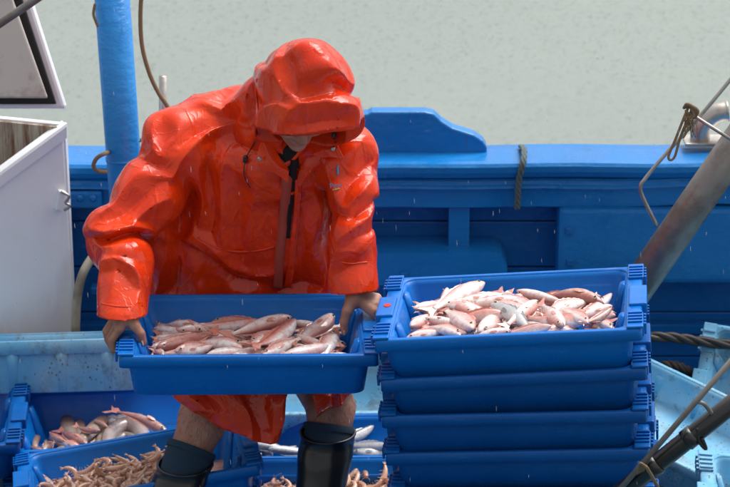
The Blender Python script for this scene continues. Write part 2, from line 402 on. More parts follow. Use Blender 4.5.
# rim lip along the side wall
l0, l1 = tl + Vector((0, 0, .004)), tr + Vector((.004, 0, .004))
rm = MB(); off = [(nrm if nrm.x > 0 else -nrm) * a + Vector((0, 0, b)) for a, b in ((.010, -.035), (.012, 0), (.008, .008), (-.03, .008), (-.034, 0), (-.034, -.008), (.0005, -.010), (.0005, -.035))]
rm.rings([[l0 + p for p in off], [l1 + p for p in off]], cap0=True, cap1=True); rm.build('rim', WHITE, ch)
lt = P(60, 200, 7.13)
MB().box((-.011, -.012, -.03), (.011, .010, .03), Matrix.Translation(lt) @ Euler((0, R(14), R(20))).to_matrix().to_4x4(), .004).build('latch', WHITE, ch)
MB().tube([lt + Vector((.005, -.01, .03)), lt + Vector((.028, -.012, .016)), lt + Vector((.018, -.012, -.004)), lt + Vector((.030, -.012, -.015)), lt + Vector((.012, -.012, -.028))], .0045, 8).build('latch_hook', STEEL, ch, True)
# lid: slab standing open, underside to the camera
def quad_slab(corners, th, nb):
    return corners, [c + nb * th for c in corners]
Y0 = 7.05
A_ = [P(66, 109, Y0), P(24, -22, Y0 + .06), P(-190, -22, Y0 + .06), P(-190, 109, Y0)]
nb = Vector((0, 1, -.2)).normalized()
def lid_layer(name, cs, t0, t1, m, bev=.004, parent=ch):
    o = MB().rings([[c + nb * t0 for c in cs], [c + nb * t1 for c in cs]], cap0=True, cap1=True).build(name, m, parent)
    md = o.modifiers.new('b', 'BEVEL'); md.width = bev; md.segments = 2; return o
lid = lid_layer('lid', A_, 0, .045, WHITE, .010)
G_ = [P(57, 104, Y0 - .01), P(16, -22, Y0 + .05), P(-185, -22, Y0 + .05), P(-185, 104, Y0 - .01)]
lid_layer('gasket', G_, -.012, -.001, GASKET, .005, lid)
I_ = [P(48.5, 98, Y0 - .03), P(6, -22, Y0 + .03), P(-180, -22, Y0 + .03), P(-180, 97, Y0 - .03)]
lid_layer('lid_liner', I_, -.016, -.002, LINER, .006, lid)

# ------------------------------------------------------------------ fish crates
CL, CW, CH = .315, .21, .112
def crate_parts(root, M1, smooth=False):
    H = CH
    b = MB(); n = 5
    rs = [rrect(.280, .180, .03, 0), rrect(.284, .184, .03, .003), rrect(.297, .199, .028, H - .012), rrect(.298, .201, .028, H - .001),
          rrect(.276, .196, .025, H - .001), rrect(.270, .192, .025, H - .012), rrect(.250, .176, .027, .008), rrect(.23, .16, .02, .006)]
    b.rings(rs, cap0=True, cap1=True)
    basin = b.build('basin', M1, root, True, False)
    b = MB()
    rs = [rrect(.277, .1965, .028, H - .003), rrect(.277, .1965, .028, H + .0), rrect(.279, .198, .028, H + .003), rrect(CL - .003, CW - .002, .012, H + .003), rrect(CL, CW + .001, .012, H), rrect(CL + .001, CW + .001, .012, H - .027), rrect(CL - .004, CW - .003, .010, H - .027), rrect(CL - .004, CW - .003, .010, H - .006)]
    b.rings(rs, close=True); o = b.build('rim', M1, root, True, False)
    for sx in (-1, 1):
        # chunky corner blocks with slots
        for sy in (-1, 1):
            b = MB(); x0, x1 = sorted((sx * .2800, sx * (CL + .004))); y0, y1 = sorted((sy * .118, sy * (CW + .0)))
            b.box((x0, y0, H + .0035), (x1, y1, H + .010), bev=.003)
            blk_ = b.build('corner_block', M1, root, False, False)
            rb = MB()
            for k_ in range(4):
                yy = sy * (.127 + k_ * .019)
                rb.box((x0 + .003, yy - .0035, H + .0102), (x1 - .002, yy + .0035, H + .015), bev=.0015)
                xe = sx * (CL + .0045)
                rb.box((min(xe, xe + sx * .006), yy - .0035, H - .02), (max(xe, xe + sx * .006), yy + .0035, H + .008), bev=.0015)
            rb.build('rib', M1, blk_, False, False)
            # stacking pocket column at the end wall
            col = MB(); cyy = sy * .105
            pr = []
            for z_, rr in ((.006, .030), (H - .03, .022), (H + .0, .016)):
                xe = sx * (.251 + .022 * z_ / H)
                pr.append([(xe - sx * rr * math.cos(a) * .8, cyy + sx * rr * math.sin(a), z_) for a in [R(-90 + 22.5 * j) for j in range(9)]])
            col.rings(pr, cap1=True); col.build('pocket', M1, root, True, False)
        # hand grip, a saddle lower than the blocks
        b = MB(); x0, x1 = sorted((sx * .284, sx * (CL + .012)))
        b.box((x0, -.062, H - .020), (x1, .062, H + .010), bev=.004)
        b.build('handle', M1, root, False, False)
        for yy in (-.09, .09):
            b = MB(); x0, x1 = sorted((sx * .288, sx * (CL + .002)))
            b.box((x0, yy - .007, .05), (x1, yy + .007, H - .012), bev=.002)
            b.build('gusset', M1, root, False, False)
    if M1.name == 'crate_pale':
        for sy in (-1, 1):
            for xx in (-.2, -.07, .07, .2):
                b = MB(); b.rings([[(xx + rr * math.sin(a), sy * (yo_ + rr * .6 * math.cos(a)), z_) for a in [R(36 * j) for j in range(10)]] for z_, rr, yo_ in ((.004, .012, .182), (.06, .015, .190), (H - .026, .021, .199))], cap0=True, cap1=True)
                b.build('rib', M1, root, True, False)
def bevel_ok(): pass
proto = {}
def crate(loc, rot, m, label, cat='crate', group=None, name='fish_crate'):
    Mx = Matrix.Translation(Vector(loc)) @ rot.to_4x4()
    if m.name not in proto:
        r = empty(name, (0, 0, 0)); crate_parts(r, m); proto[m.name] = r; o = r
    else: o = copy_tree(proto[m.name])
    o.matrix_world = Mx
    tag(o, label, cat, group); o['group'] = group if group else o.get('group', '')
    if not group and 'group' in o: del o['group']
    return o, Mx
def rotm(yaw=0, roll=0, pitch=0):        # roll: right end up; pitch: far side up
    return Matrix.Rotation(R(yaw), 3, 'Z') @ Matrix.Rotation(R(-roll), 3, 'Y') @ Matrix.Rotation(R(pitch), 3, 'X')
def rim_crate(px, py, Y, yaw, roll, pitch, m, label, group=None, name='fish_crate', ref=(0, -CW, CH)):
    """place a crate so that its front rim's middle is at the given spot"""
    r = rotm(yaw, roll, pitch); p = P(px, py, Y); loc = p - r @ Vector(ref)
    return crate(loc, r, m, label, group=group, name=name)
GB = 'blue plastic fish crates'
CARRY, MC = rim_crate(249, 357, 5.73, 2.5, -.6, 0, BLUE, 'blue crate of pink fish held by the person in orange', GB)
# the stack (top first)
top_o, MT = rim_crate(507, 336, 5.55, -6, 5.2, 0, BLUE, 'top crate of the blue stack, heaped with pink fish', GB)
dot = MB(); c_ = Vector((-.303, .0, CH + .0105)); dot.rings([[c_ + Vector((math.cos(a) * r_, math.sin(a) * r_ * 1.2, z_)) for a in [R(30 * j) for j in range(12)]] for r_, z_ in ((.0095, 0), (.009, .0012))], cap1=True); dot.build('red_sticker', mat('red_sticker', (.65, .02, .02), .4), top_o, False, False)
up = (MT.to_3x3() @ Vector((0, 0, 1)))
names = ['second crate from the top of the blue stack', 'third crate from the top of the blue stack', 'fourth crate from the top of the blue stack', 'fifth crate from the top of the blue stack']
base = MT.translation.copy(); LOWER = []
for k in range(1, 9):
    off = up * (-.1005 * k) + Vector((.004 * math.sin(k * 2.1), .004 * math.cos(k * 1.7), 0))
    rr = rotm(-6 + .7 * math.sin(k * 1.3), 5.2 - .45 * k + .5 * math.sin(k * 2.3), 0)
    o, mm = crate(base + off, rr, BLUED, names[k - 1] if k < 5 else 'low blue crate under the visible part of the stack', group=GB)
    LOWER.append(mm)
# crates on the deck
GP = 'pale blue plastic crates'
MIXED, MM = rim_crate(118, 449, 6.40, 2, 1.5, 0, BLUE, 'blue crate of mixed red and grey fish, far left', GB)
SHR1, MS1 = rim_crate(140, 487, 5.97, 9, 7, -6, BLUE, 'blue crate of prawns, left of the boots', GB)
MACK, MK = rim_crate(332, 476, 6.42, -1, 1.0, 0, BLUE, 'blue crate of silver fish behind the right boot', GB)
SHR2, MS2 = rim_crate(338, 521, 6.03, -1, 1, -1, BLUE, 'blue crate of prawns between the right boot and the stack', GB)
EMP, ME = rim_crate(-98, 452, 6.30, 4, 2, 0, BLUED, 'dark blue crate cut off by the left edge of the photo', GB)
# supports under the deck crates (other crates nested below)
for (mm, lab, kk) in ((MM, 'crate under the mixed fish crate', 2), (MS1, 'crate under the left prawn crate', 1), (MS2, 'crate under the right prawn crate', 1)):
    for j in range(1, kk + 1):
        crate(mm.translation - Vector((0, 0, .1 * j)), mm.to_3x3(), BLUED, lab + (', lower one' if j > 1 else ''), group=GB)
pl1, MP1 = rim_crate(36, 342, 6.74, 1.5, 1.2, -17, PALE, 'dirty pale blue ribbed crate under the white chest', GP, ref=(0, -CW * .62, CH * 1.32))
pl1.scale = (1.0, .62, 1.32)
def pale(px, py, Y, rot, label, sc=1):
    o, mm = crate(P(px, py, Y), rot, PALE, label, group=GP); o.scale = (sc, sc, sc); return o
E = lambda a, b, c: Euler((R(a), R(b), R(c))).to_matrix()
pale(330, 402, 7.06, E(14, 6, 16), 'pale blue crate piece behind the knees of the person')
def pale_corner(px, py, Y, rot, label, ref=(-CL, CW, CH)):
    return crate(P(px, py, Y) - rot @ Vector(ref), rot, PALE, label, group=GP)
pale_corner(632, 350, 6.95, rotm(-33, -13, 4), 'long pale blue crate beside the stack, sloping down to the right')
pale_corner(706, 323, 7.05, rotm(-14, -4, 48), 'pale blue crate propped up on its side at the right edge')
pale_corner(699, 452, 6.15, rotm(-4, -3, 10), 'lowest pale blue crate in the bottom right corner')

# ------------------------------------------------------------------ booms, rods, cables on the right
t = empty('steel_boom', P(600, 335, 6.35), label='thick worn steel pipe slanting up behind the stack of crates', cat='pipe')
a, b = P(590, 356, 6.35), P(800, 53, 6.35)
MB().tube([a, b], .0455, 28, 1).build('pipe', PIPE, t, True)
r_ = MB().tube([P(790, 5, 6.3), P(735, 74, 6.3), P(700, 116, 6.3), P(664, 156, 6.3), P(645, 179, 6.3), P(640.5, 187, 6.3), P(643, 198, 6.3), P(657, 226, 6.3)], .0052, 10, 5)
r_.build('bent_rod', STEEL, t, True)
MB().tube([P(688, 112, 6.28), P(760, 158, 6.28)], .0048, 10, 1).build('stay_rod', STEEL, t, True)
kn = empty('rope_tie', P(690, 112, 6.27), label='frayed tan rope knotted on the thin bent rod', cat='rope')
k_ = MB()
for j in range(4): k_.tube([P(684 + j * 2.4, 108 - j * .6, 6.265), P(687 + j * 2.4, 104 + j, 6.25), P(692 + j * 2, 107 + j * 1.5, 6.25), P(690 + j * 1.5, 115 + j, 6.262)], .0042, 8)
k_.build('knot', ROPE, kn, True)
MB().tube([P(690, 106, 6.255), P(694, 116, 6.25), P(684, 118, 6.25), P(690, 124, 6.25), P(686, 110, 6.255)], .0042, 8).build('knot_turn', ROPE, kn, True)
lp = MB(); lp.tube([P(688, 108, 6.26), P(683, 120, 6.25), P(676, 138, 6.25), P(670, 152, 6.25), P(668.5, 158, 6.25), P(671, 160, 6.25), P(675, 156, 6.25), P(679, 142, 6.25), P(684, 128, 6.25), P(690, 116, 6.26)], .0035, 8)
lp.build('loop', ROPE, kn, True)
fr_ = MB(); rnd = random.Random(4)
for j in range(26):
    e0 = P(687 + rnd.random() * 6, 112 + rnd.random() * 4, 6.25); e1 = P(683 + rnd.random() * 15, 130 + rnd.random() * 9, 6.25 + rnd.uniform(-.02, .02)); mid = e0.lerp(e1, .5) + Vector((rnd.uniform(-.006, .006), rnd.uniform(-.006, .006), 0))
    fr_.tube([e0, mid, e1], .0010, 4, 3)
fr_.build('frayed_end', ROPE, kn, True)
def twisted(pts, r, n, m, label, cat, name):
    o = MB(); q = catmull([Vector(p) for p in pts], 14)
    for ph in range(3):
        pp = []
        for i, p in enumerate(q): a = i * .42 + ph * 2.094; pp.append(p + Vector((0, math.cos(a), math.sin(a))) * r * .55)
        o.tube(pp, r * .62, 7, 1)
    return tag(o.build(name, m, None, True), label, cat)
twisted([P(610, 342, 6.95), P(660, 337, 6.95), P(705, 342, 6.98), P(770, 350, 7.0)], .0145, 3, CABLE, 'dark twisted steel cable behind the stack, upper one', 'cable', 'steel_cable')
twisted([P(640, 372, 6.98), P(665, 366, 6.96), P(682, 368, 6.96), P(700, 380, 7.0)], .0145, 3, CABLE, 'dark twisted cable below the other, against the bulwark', 'cable', 'steel_cable')
# foreground black pole with a thin rod
t = empty('black_pole', P(610, 500, 5.0), label='black round pole slanting across the bottom right corner', cat='pole')
MB().tube([P(596, 512, 5.0), P(780, 366, 5.0)], .021, 24, 1).build('pole', BLACK, t, True)
for px, py in ((654, 466), (690, 437.5)):
    c = P(px, py, 5.0); d = (P(780, 366, 5.0) - P(596, 512, 5.0)).normalized() * .012
    MB().tube([c - d, c + d], .0235, 24, 1).build('band', BLACK, t, True)
MB().tube([P(697, 428, 4.985), P(699, 441, 4.98), P(706, 449, 4.98), P(702, 438, 4.98)], .004, 8).build('hook', BLACK, t, True)
t2 = empty('thin_rod', P(620, 490, 4.98), label='thin steel rod lying above the black pole', cat='rod')
MB().tube([P(610, 501, 4.98), P(770, 316, 4.98)], .0062, 12, 1).build('rod', PIPE, t2, True)
MB().tube([P(696, 402, 4.98), P(704, 404, 4.98), P(712, 414, 4.99)], .0045, 8).build('prong', PIPE, t2, True)
l_ = MB()
for j in range(4): 
    c0 = P(641 + j * 1.6, 463 + j * 1.0, 4.95); c1 = P(655 + j * 1.2, 484 + j, 4.965)
    l_.tube([P(637 + j * 2, 474 - j, 4.98), c0, P(650 + j, 474 + j, 4.955), c1], .0026, 6)
tag(l_.build('lashing', ROPE, None, True), 'tan cord lashed round the black pole and rod', 'cord')
tag(MB().box((-.32, -.05, -.03), (.32, .05, .03), Matrix.Translation(P(760, 500, 5.3)) @ E(8, -38, 12).to_4x4(), .014).build('wooden_beam', WOODM), 'worn brown wooden beam in the bottom right corner', 'beam')

# ------------------------------------------------------------------ implicit surfaces (for the person)
class Field:
    def __init__(s, lo, hi, h):
        s.lo = np.array(lo, float); s.h = h; s.n = (np.ceil((np.array(hi) - s.lo) / h)).astype(int) + 1
        s.V = np.full(tuple(s.n), .5, np.float32)
    def sub(s, lo, hi):
        a = np.clip(np.floor((np.array(lo) - s.lo) / s.h).astype(int), 0, s.n); b = np.clip(np.ceil((np.array(hi) - s.lo) / s.h).astype(int) + 1, 0, s.n)
        sl = tuple(slice(a[i], b[i]) for i in range(3))
        ax = [(s.lo[i] + s.h * np.arange(a[i], b[i])).astype(np.float32) for i in range(3)]
        return sl, ax[0][:, None, None], ax[1][None, :, None], ax[2][None, None, :]
    def union(s, fn, lo, hi, k=0.0):
        m = max(k, .01) + .01
        sl, X, Y, Z = s.sub(np.array(lo) - m, np.array(hi) + m)
        d = fn(X, Y, Z).astype(np.float32); v = s.V[sl]
        if k > 0:
            h = np.maximum(k - np.abs(v - d), 0) / k; s.V[sl] = np.minimum(v, d) - h * h * k * .25
        else: s.V[sl] = np.minimum(v, d)
    def cut(s, fn, lo, hi, k=0.0):
        sl, X, Y, Z = s.sub(lo, hi); d = -fn(X, Y, Z).astype(np.float32); v = s.V[sl]
        if k > 0:
            h = np.maximum(k - np.abs(v - d), 0) / k; s.V[sl] = np.maximum(v, d) + h * h * k * .25
        else: s.V[sl] = np.maximum(v, d)
    def cone(s, a, b, ra, rb, k=0.0, op='union'):
        a = np.array(a, float); b = np.array(b, float); r = max(ra, rb)
        lo = np.minimum(a, b) - r; hi = np.maximum(a, b) + r; d = b - a; L2 = float(d @ d)
        def fn(X, Y, Z):
            t = np.clip(((X - a[0]) * d[0] + (Y - a[1]) * d[1] + (Z - a[2]) * d[2]) / L2, 0, 1)
            return np.sqrt((X - a[0] - t * d[0]) ** 2 + (Y - a[1] - t * d[1]) ** 2 + (Z - a[2] - t * d[2]) ** 2) - (ra + (rb - ra) * t)
        getattr(s, op)(fn, lo, hi, k) if op == 'union' else s.cut(fn, lo - k, hi + k, k)
    def ell(s, c, r, k=0.0, M=None, op='union'):
        c = np.array(c, float); r = np.array(r, float); Rm = np.array(M.to_3x3()) if M is not None else np.eye(3); m = float(r.max())
        def fn(X, Y, Z):
            x = X - c[0]; y = Y - c[1]; z = Z - c[2]
            u = [(x * Rm[0, i] + y * Rm[1, i] + z * Rm[2, i]) for i in range(3)]
            q = np.sqrt(sum((u[i] / r[i]) ** 2 for i in range(3))); g_ = np.sqrt(sum((u[i] / r[i] ** 2) ** 2 for i in range(3))) + 1e-6
            return q * (q - 1) / g_
        if op == 'union': s.union(fn, c - m, c + m, k)
        else: s.cut(fn, c - m - k, c + m + k, k)
    def plane(s, p, n, lo=None, hi=None, k=0.0):
        """remove everything on the side n points to"""
        p = np.array(p, float); n = np.array(n, float); n /= np.linalg.norm(n)
        lo = s.lo if lo is None else lo; hi = s.lo + s.h * s.n if hi is None else hi
        s.cut(lambda X, Y, Z: -((X - p[0]) * n[0] + (Y - p[1]) * n[1] + (Z - p[2]) * n[2]), lo, hi, k)
    def mesh(s, smooth=1):
        V = s.V; ins = V < 0; nx, ny, nz = V.shape
        cnt = np.zeros((nx - 1, ny - 1, nz - 1), np.int8)
        for i in (0, 1):
            for j in (0, 1):
                for k in (0, 1): cnt += ins[i:nx - 1 + i, j:ny - 1 + j, k:nz - 1 + k]
        act = (cnt > 0) & (cnt < 8); idx = np.full(act.shape, -1, np.int32); A = np.argwhere(act); idx[act] = np.arange(len(A))
        c = {}
        for i in (0, 1):
            for j in (0, 1):
                for k in (0, 1): c[i, j, k] = V[A[:, 0] + i, A[:, 1] + j, A[:, 2] + k].astype(np.float64)
        P_ = np.zeros((len(A), 3)); n_ = np.zeros(len(A))
        for ax in range(3):
            o = [x for x in range(3) if x != ax]
            for i in (0, 1):
                for j in (0, 1):
                    a = [0, 0, 0]; a[o[0]] = i; a[o[1]] = j; b = list(a); b[ax] = 1
                    va, vb = c[tuple(a)], c[tuple(b)]; m = (va < 0) != (vb < 0); t = np.where(m, va / np.where(m, va - vb, 1), 0)
                    p = np.zeros((len(A), 3)); p[:, o[0]] = i; p[:, o[1]] = j; p[:, ax] = t
                    P_ += p * m[:, None]; n_ += m
        P_ = s.lo + (A + P_ / n_[:, None]) * s.h
        F = []
        for ax in range(3):
            a = [slice(1, None)] * 3 if False else None
            sl0 = [slice(1, -1)] * 3; sl1 = [slice(1, -1)] * 3
            sl0[ax] = slice(0, -1); sl1[ax] = slice(1, None)
            i0, i1 = ins[tuple(sl0)], ins[tuple(sl1)]; E_ = np.argwhere(i0 != i1)
            off = [1, 1, 1]; off[ax] = 0; E0 = E_ + np.array(off); o = [x for x in range(3) if x != ax]
            d1 = np.zeros(3, int); d1[o[0]] = -1; d2 = np.zeros(3, int); d2[o[1]] = -1
            q = [E0, E0 + d1, E0 + d1 + d2, E0 + d2]
            f = np.stack([idx[tuple(k.T)] for k in q], 1)
            flip = i0[tuple(E_.T)]
            if ax == 1: flip = ~flip
            f[~flip] = f[~flip][:, ::-1]; F.append(f)
        F = np.concatenate(F); F = F[(F >= 0).all(1)]
        for _ in range(smooth):
            acc = np.zeros_like(P_); w = np.zeros(len(P_))
            for a, b in ((0, 1), (1, 2), (2, 3), (3, 0)):
                for x, y in ((a, b), (b, a)):
                    for k in range(3): acc[:, k] += np.bincount(F[:, x], P_[F[:, y], k], len(P_))
                    w += np.bincount(F[:, x], minlength=len(P_))
            P_ = P_ * .4 + .6 * acc / np.maximum(w, 1)[:, None]
        return P_, F
def normals(Pv, F):
    n = np.cross(Pv[F[:, 2]] - Pv[F[:, 0]], Pv[F[:, 3]] - Pv[F[:, 1]]); N_ = np.zeros_like(Pv)
    for i in range(4):
        for k in range(3): N_[:, k] += np.bincount(F[:, i], n[:, k], len(Pv))
    return N_ / (np.linalg.norm(N_, axis=1)[:, None] + 1e-12)
_rng = np.random.RandomState(11); _perm = np.concatenate([_rng.permutation(256)] * 3); _g3 = _rng.normal(size=(256, 3)); _g3 /= np.linalg.norm(_g3, axis=1)[:, None]
def perlin(p):
    i = np.floor(p).astype(int); f = p - i; u = f * f * f * (f * (f * 6 - 15) + 10); i &= 255; r = 0
    for a in (0, 1):
        for b in (0, 1):
            for c in (0, 1):
                h = _perm[_perm[_perm[i[:, 0] + a] + i[:, 1] + b] + i[:, 2] + c]
                gd = (_g3[h] * (f - np.array([a, b, c]))).sum(1)
                r = r + gd * (u[:, 0] if a else 1 - u[:, 0]) * (u[:, 1] if b else 1 - u[:, 1]) * (u[:, 2] if c else 1 - u[:, 2])
    return r
def to_px(p):
    """where world points fall in the photograph (used to sculpt the folds)"""
    x = p[:, 0]; y = p[:, 1]; z = p[:, 2] - HC
    d = y * cp - z * sp_; v = y * sp_ + z * cp
    return 365 + FPX * x / d, 243.5 - FPX * v / d

# ------------------------------------------------------------------ the person
FEET = -.06
MB().box((-1.2, 5.35, DECK + .001), (.25, 5.93, FEET), bev=.01)
plf = empty('deck_platform', (-.45, 5.64, DECK), label='low blue platform of boards the person stands on', cat='platform')
for k in range(4): MB().box((-1.2, 5.36 + k * .143, DECK + .001), (.2, 5.36 + k * .143 + .138, FEET), bev=.006).build('board', HULLD, plf)
man = empty('person', P(255, 420, 5.95), label='person in a glossy orange hooded raincoat bending to carry a blue crate of pink fish', cat='person')
man.location.z = FEET; bpy.context.view_layer.update()
V3 = lambda *a: Vector(a)
HD = P(306, 107, 6.03)                                # head centre
fw = V3(.20, -.78, -.60).normalized(); up_h = (V3(0, 0, 1) - fw * fw.z).normalized(); sd_h = fw.cross(up_h).normalized()
HM = Matrix((sd_h, -fw, up_h)).transposed()            # local x: side, y: backwards, z: up
def hl(x, y, z): return HD + HM @ V3(x, y, z)
cl = lambda x, y, z: MC @ V3(x, y, CH + z)               # carried crate: local point, z from the rim
WR, WL = cl(-.308, -.055, .062), cl(.268, .045, .074)
SR, ER = P(190, 160, 6.24), P(118, 236, 6.10)
SL, EL = P(336, 166, 6.18), P(352, 228, 6.10)
KR, KL = P(203, 418, 6.09), P(331, 408, 6.10)
AR = V3(P(146, 540, 5.86).x, 5.90, FEET + .09); AL = V3(P(312, 540, 5.90).x, 5.93, FEET + .09)
def at_py(K, A_, py):                                   # point of the shin at a given height of the picture
    return min((K.lerp(A_, i / 400) for i in range(400)), key=lambda p: abs(to_px(np.array([tuple(p)]))[1][0] - py))
BR, BL = at_py(KR, AR, 466), at_py(KL, AL, 434)
hipR, hipL = P(215, 345, 6.34), P(300, 345, 6.34)
B = Field((-.72, 5.62, -.08), (.06, 6.46, 1.46), .0036)
# legs
B.cone(hipR, KR, .078, .060, .03); B.cone(hipL, KL, .078, .060, .03)
for K, A_ in ((KR, BR), (KL, BL)):
    B.cone(K + V3(0, .0, .0), K + V3(0, -.012, -.02), .056, .050, .02)          # knee cap
    a2 = AR if K is KR else AL
    B.cone(K, K.lerp(a2, .32), .057, .054, .02); B.cone(K.lerp(a2, .32), a2, .054, .036, .02)
    B.cone(a2, V3(a2.x + (-.02 if K is KR else .02), a2.y - .15, FEET + .035), .036, .026, .02)
# trunk and neck
B.cone((hipR + hipL) / 2, P(262, 190, 6.30), .095, .10, .05); SM = P(262, 165, 6.27); B.cone(SM, SR, .075, .045, .04); B.cone(SM, SL, .075, .045, .04)
B.cone(P(285, 165, 6.20), hl(0, .03, -.06), .055, .052, .03)
# arms
for s_, e_, w_ in ((SR, ER, WR), (SL, EL, WL)):
    B.cone(s_, e_, .042, .036, .02); B.cone(e_, w_, .036, .027, .015)
hq = lambda x, y, z: hl(x, y, z) + V3(-.024, .014, .010)
# head: skull, jaw, face
B.ell(hq(0, .012, .022), (.074, .094, .094), .02, HM); B.cone(hq(0, -.045, -.055), hq(0, -.01, -.03), .040, .058, .03)
B.cone(hq(0, -.070, -.082), hq(0, -.055, -.075), .020, .028, .02)
B.cone(hq(0, -.083, .012), hq(0, -.104, -.022), .009, .0135, .012)               # nose
for s_ in (-1, 1):
    B.ell(hq(s_ * .012, -.094, -.026), (.009, .010, .008), .006, HM)
    B.ell(hq(s_ * .034, -.068, -.018), (.026, .024, .022), .015, HM)              # cheeks
    B.ell(hq(s_ * .031, -.083, .016), (.017, .012, .011), 0, HM, op='cut'); B.ell(hq(s_ * .031, -.071, .015), (.0125, .0125, .0125), .003, HM)
    B.cone(hq(s_ * .012, -.086, .030), hq(s_ * .046, -.074, .030), .008, .007, .008)   # brow
    B.ell(hq(s_ * .076, .012, .0), (.008, .020, .031), .008, HM)
B.cone(hq(-.020, -.083, -.046), hq(.020, -.083, -.046), .0075, .0075, .006); B.cone(hq(-.017, -.082, -.058), hq(.017, -.082, -.058), .008, .008, .006)
# hands: palm, four fingers, thumb
def hand(s, xw, xk, y0):
    """s=-1: left end of the crate; fingers close round the outside of the rim, the thumb goes inside"""
    L = lambda x, y, z: cl(s * x, y0 + y, z)
    w = L(xw, 0, .062)
    up = L(xw, 0, .12)
    fy = (-.034, -.0125, .009, .029); dz = (.028, .033, .032, .026)
    for j in range(4):
        ox = .0055 * j; k0 = L(xk + ox * .7, fy[j], dz[j] + .005 * j); B.cone(L(xw + .002, fy[j] * .45, .060), k0, .0165, .0125, .012)
        B.ell(k0 + V3(s * .002, 0, .001), (.0115,) * 3, .005)
        p1 = L(xk + .021 + ox, fy[j] * 1.02 - .002, -.003 - .003 * (j == 1)); p2 = L(xk + .018 + ox, fy[j] - .003, -.027); p3 = L(xk - .002, fy[j] - .003, -.036)
        B.cone(k0, p1, .0104, .0093, .002); B.ell(p1, (.0098,) * 3, .003); B.cone(p1, p2, .0093, .0085, .0015); B.cone(p2, p3, .0085, .0075, .002)
    t0, t1, t2, t3 = L(xw - .006, -.022, .056), L(xw - .022, -.040, .034), L(xw - .030, -.046, .006), L(xw - .028, -.047, -.020)
    if s < 0: t1, t2, t3 = L(xw - .020, -.040, .038), L(xw - .034, -.048, .020), L(xw - .040, -.050, -.002)
    B.cone(L(xw, -.004, .075), t0, .022, .019, .01); B.cone(t0, t1, .0185, .0138, .008); B.cone(t1, t2, .0128, .0110, .004); B.ell(t2, (.0116,) * 3, .003); B.cone(t2, t3, .0110, .0092, .002)
    return t2, t3
hR = hand(-1, .300, .318, -.055); hL = hand(1, .268, .312, .045)
bv, bf = B.mesh(2)
body = mk('body', bv, bf, SKIN, man)
# thumb nails
# ---- raincoat
CF = Field((-.78, 5.72, .25), (.10, 6.62, 1.50), .0052)
def tube_z(stations):
    st = np.array(stations); zs = st[:, 0]
    lo = [(st[:, 1] - st[:, 3]).min(), (st[:, 2] - st[:, 4]).min(), zs.min() - .02]; hi = [(st[:, 1] + st[:, 3]).max(), (st[:, 2] + st[:, 4]).max(), zs.max() + .02]
    from_z = np.linspace(zs.min(), zs.max(), 200)
    def sm(col):
        v = np.interp(from_z, zs, st[:, col]); ker = np.hanning(17); ker /= ker.sum(); return np.convolve(np.pad(v, 8, mode='edge'), ker, 'valid')
    T = [sm(c) for c in (1, 2, 3, 4)]
    def fn(X, Y, Z):
        z = Z.ravel(); cx, cy, rx, ry = [np.interp(z, from_z, t).astype(np.float32)[None, None, :] for t in T]
        q = ((np.abs(X - cx) / rx) ** 2.8 + (np.abs(Y - cy) / ry) ** 2.8) ** (1 / 2.8)
        return np.maximum((q - 1) * np.minimum(rx, ry) * .9, np.maximum(Z - zs.max(), zs.min() - Z))
    return fn, lo, hi
def st(px, py, Y, hw, ry):       # half width in photo pixels
    p = P(px, py, Y); d = (Y * cp - (p.z - HC) * sp_); return (p.z, p.x, Y, hw / FPX * d, ry)
stations = [st(262, 112, 6.32, 36, .07), st(258, 128, 6.29, 70, .11), st(258, 150, 6.27, 88, .135), st(262, 180, 6.28, 96, .145), st(258, 215, 6.31, 94, .155),
            st(241, 260, 6.37, 104, .165), st(238, 300, 6.385, 106, .165), (.575, -.286, 6.36, .262, .19), (.525, -.276, 6.20, .262, .22), (.48, -.272, 6.18, .262, .235), (.42, -.270, 6.17, .262, .235), (.25, -.268, 6.16, .27, .23)]
fn, lo, hi = tube_z(stations[::-1]); CF.union(fn, lo, hi, .03)
# upper back hump behind the hood
CF.cone(P(225, 128, 6.34), P(285, 116, 6.26), .080, .10, .08)
CF.cone(P(240, 128, 6.28), P(182, 148, 6.22), .085, .082, .06)
CF.cone(P(315, 150, 6.22), P(346, 160, 6.17), .085, .070, .05)
# sleeves
CF.cone(P(182, 152, 6.21), P(150, 196, 6.15), .086, .080, .04); CF.cone(P(150, 196, 6.15), P(120, 228, 6.08), .080, .068, .04)
CF.cone(P(116, 226, 6.08), P(124, 262, 6.02), .064, .060, .012); CF.cone(P(124, 258, 6.0), WR - V3(.006, 0, .02), .058, .058, .02)
CF.cone(P(342, 158, 6.17), P(350, 200, 6.10), .064, .060, .035); CF.cone(P(350, 200, 6.10), P(350, 238, 6.04), .059, .054, .03); CF.cone(P(350, 236, 6.05), WL - V3(0, 0, .02), .056, .050, .02)
CF.cone(P(148, 222, 6.17), P(168, 256, 6.27), .045, .07, .04)
# hood
HC_ = hl(0, .015, .000)
CF.ell(HC_, (.110, .126, .108), .03, HM)
CF.cone(P(303, 66, 6.06), P(262, 108, 6.20), .062, .075, .05)
CF.cone(P(309, 58, 5.99), P(314, 70, 5.97), .040, .05, .05)
CF.cone(hl(.015, .03, .052), hl(-.03, .05, .045), .078, .073, .04)                 # crown
CF.cone(hl(-.058, -.056, .050), hl(.052, -.066, .040), .047, .042, .05)              # brim
CF.cone(hl(-.085, -.03, -.02), hl(-.06, .02, -.09), .05, .06, .03); CF.cone(hl(.085, -.03, -.02), hl(.06, .02, -.09), .045, .055, .03)
CF.cone(P(292, 120, 6.16), P(270, 160, 6.20), .10, .11, .05)
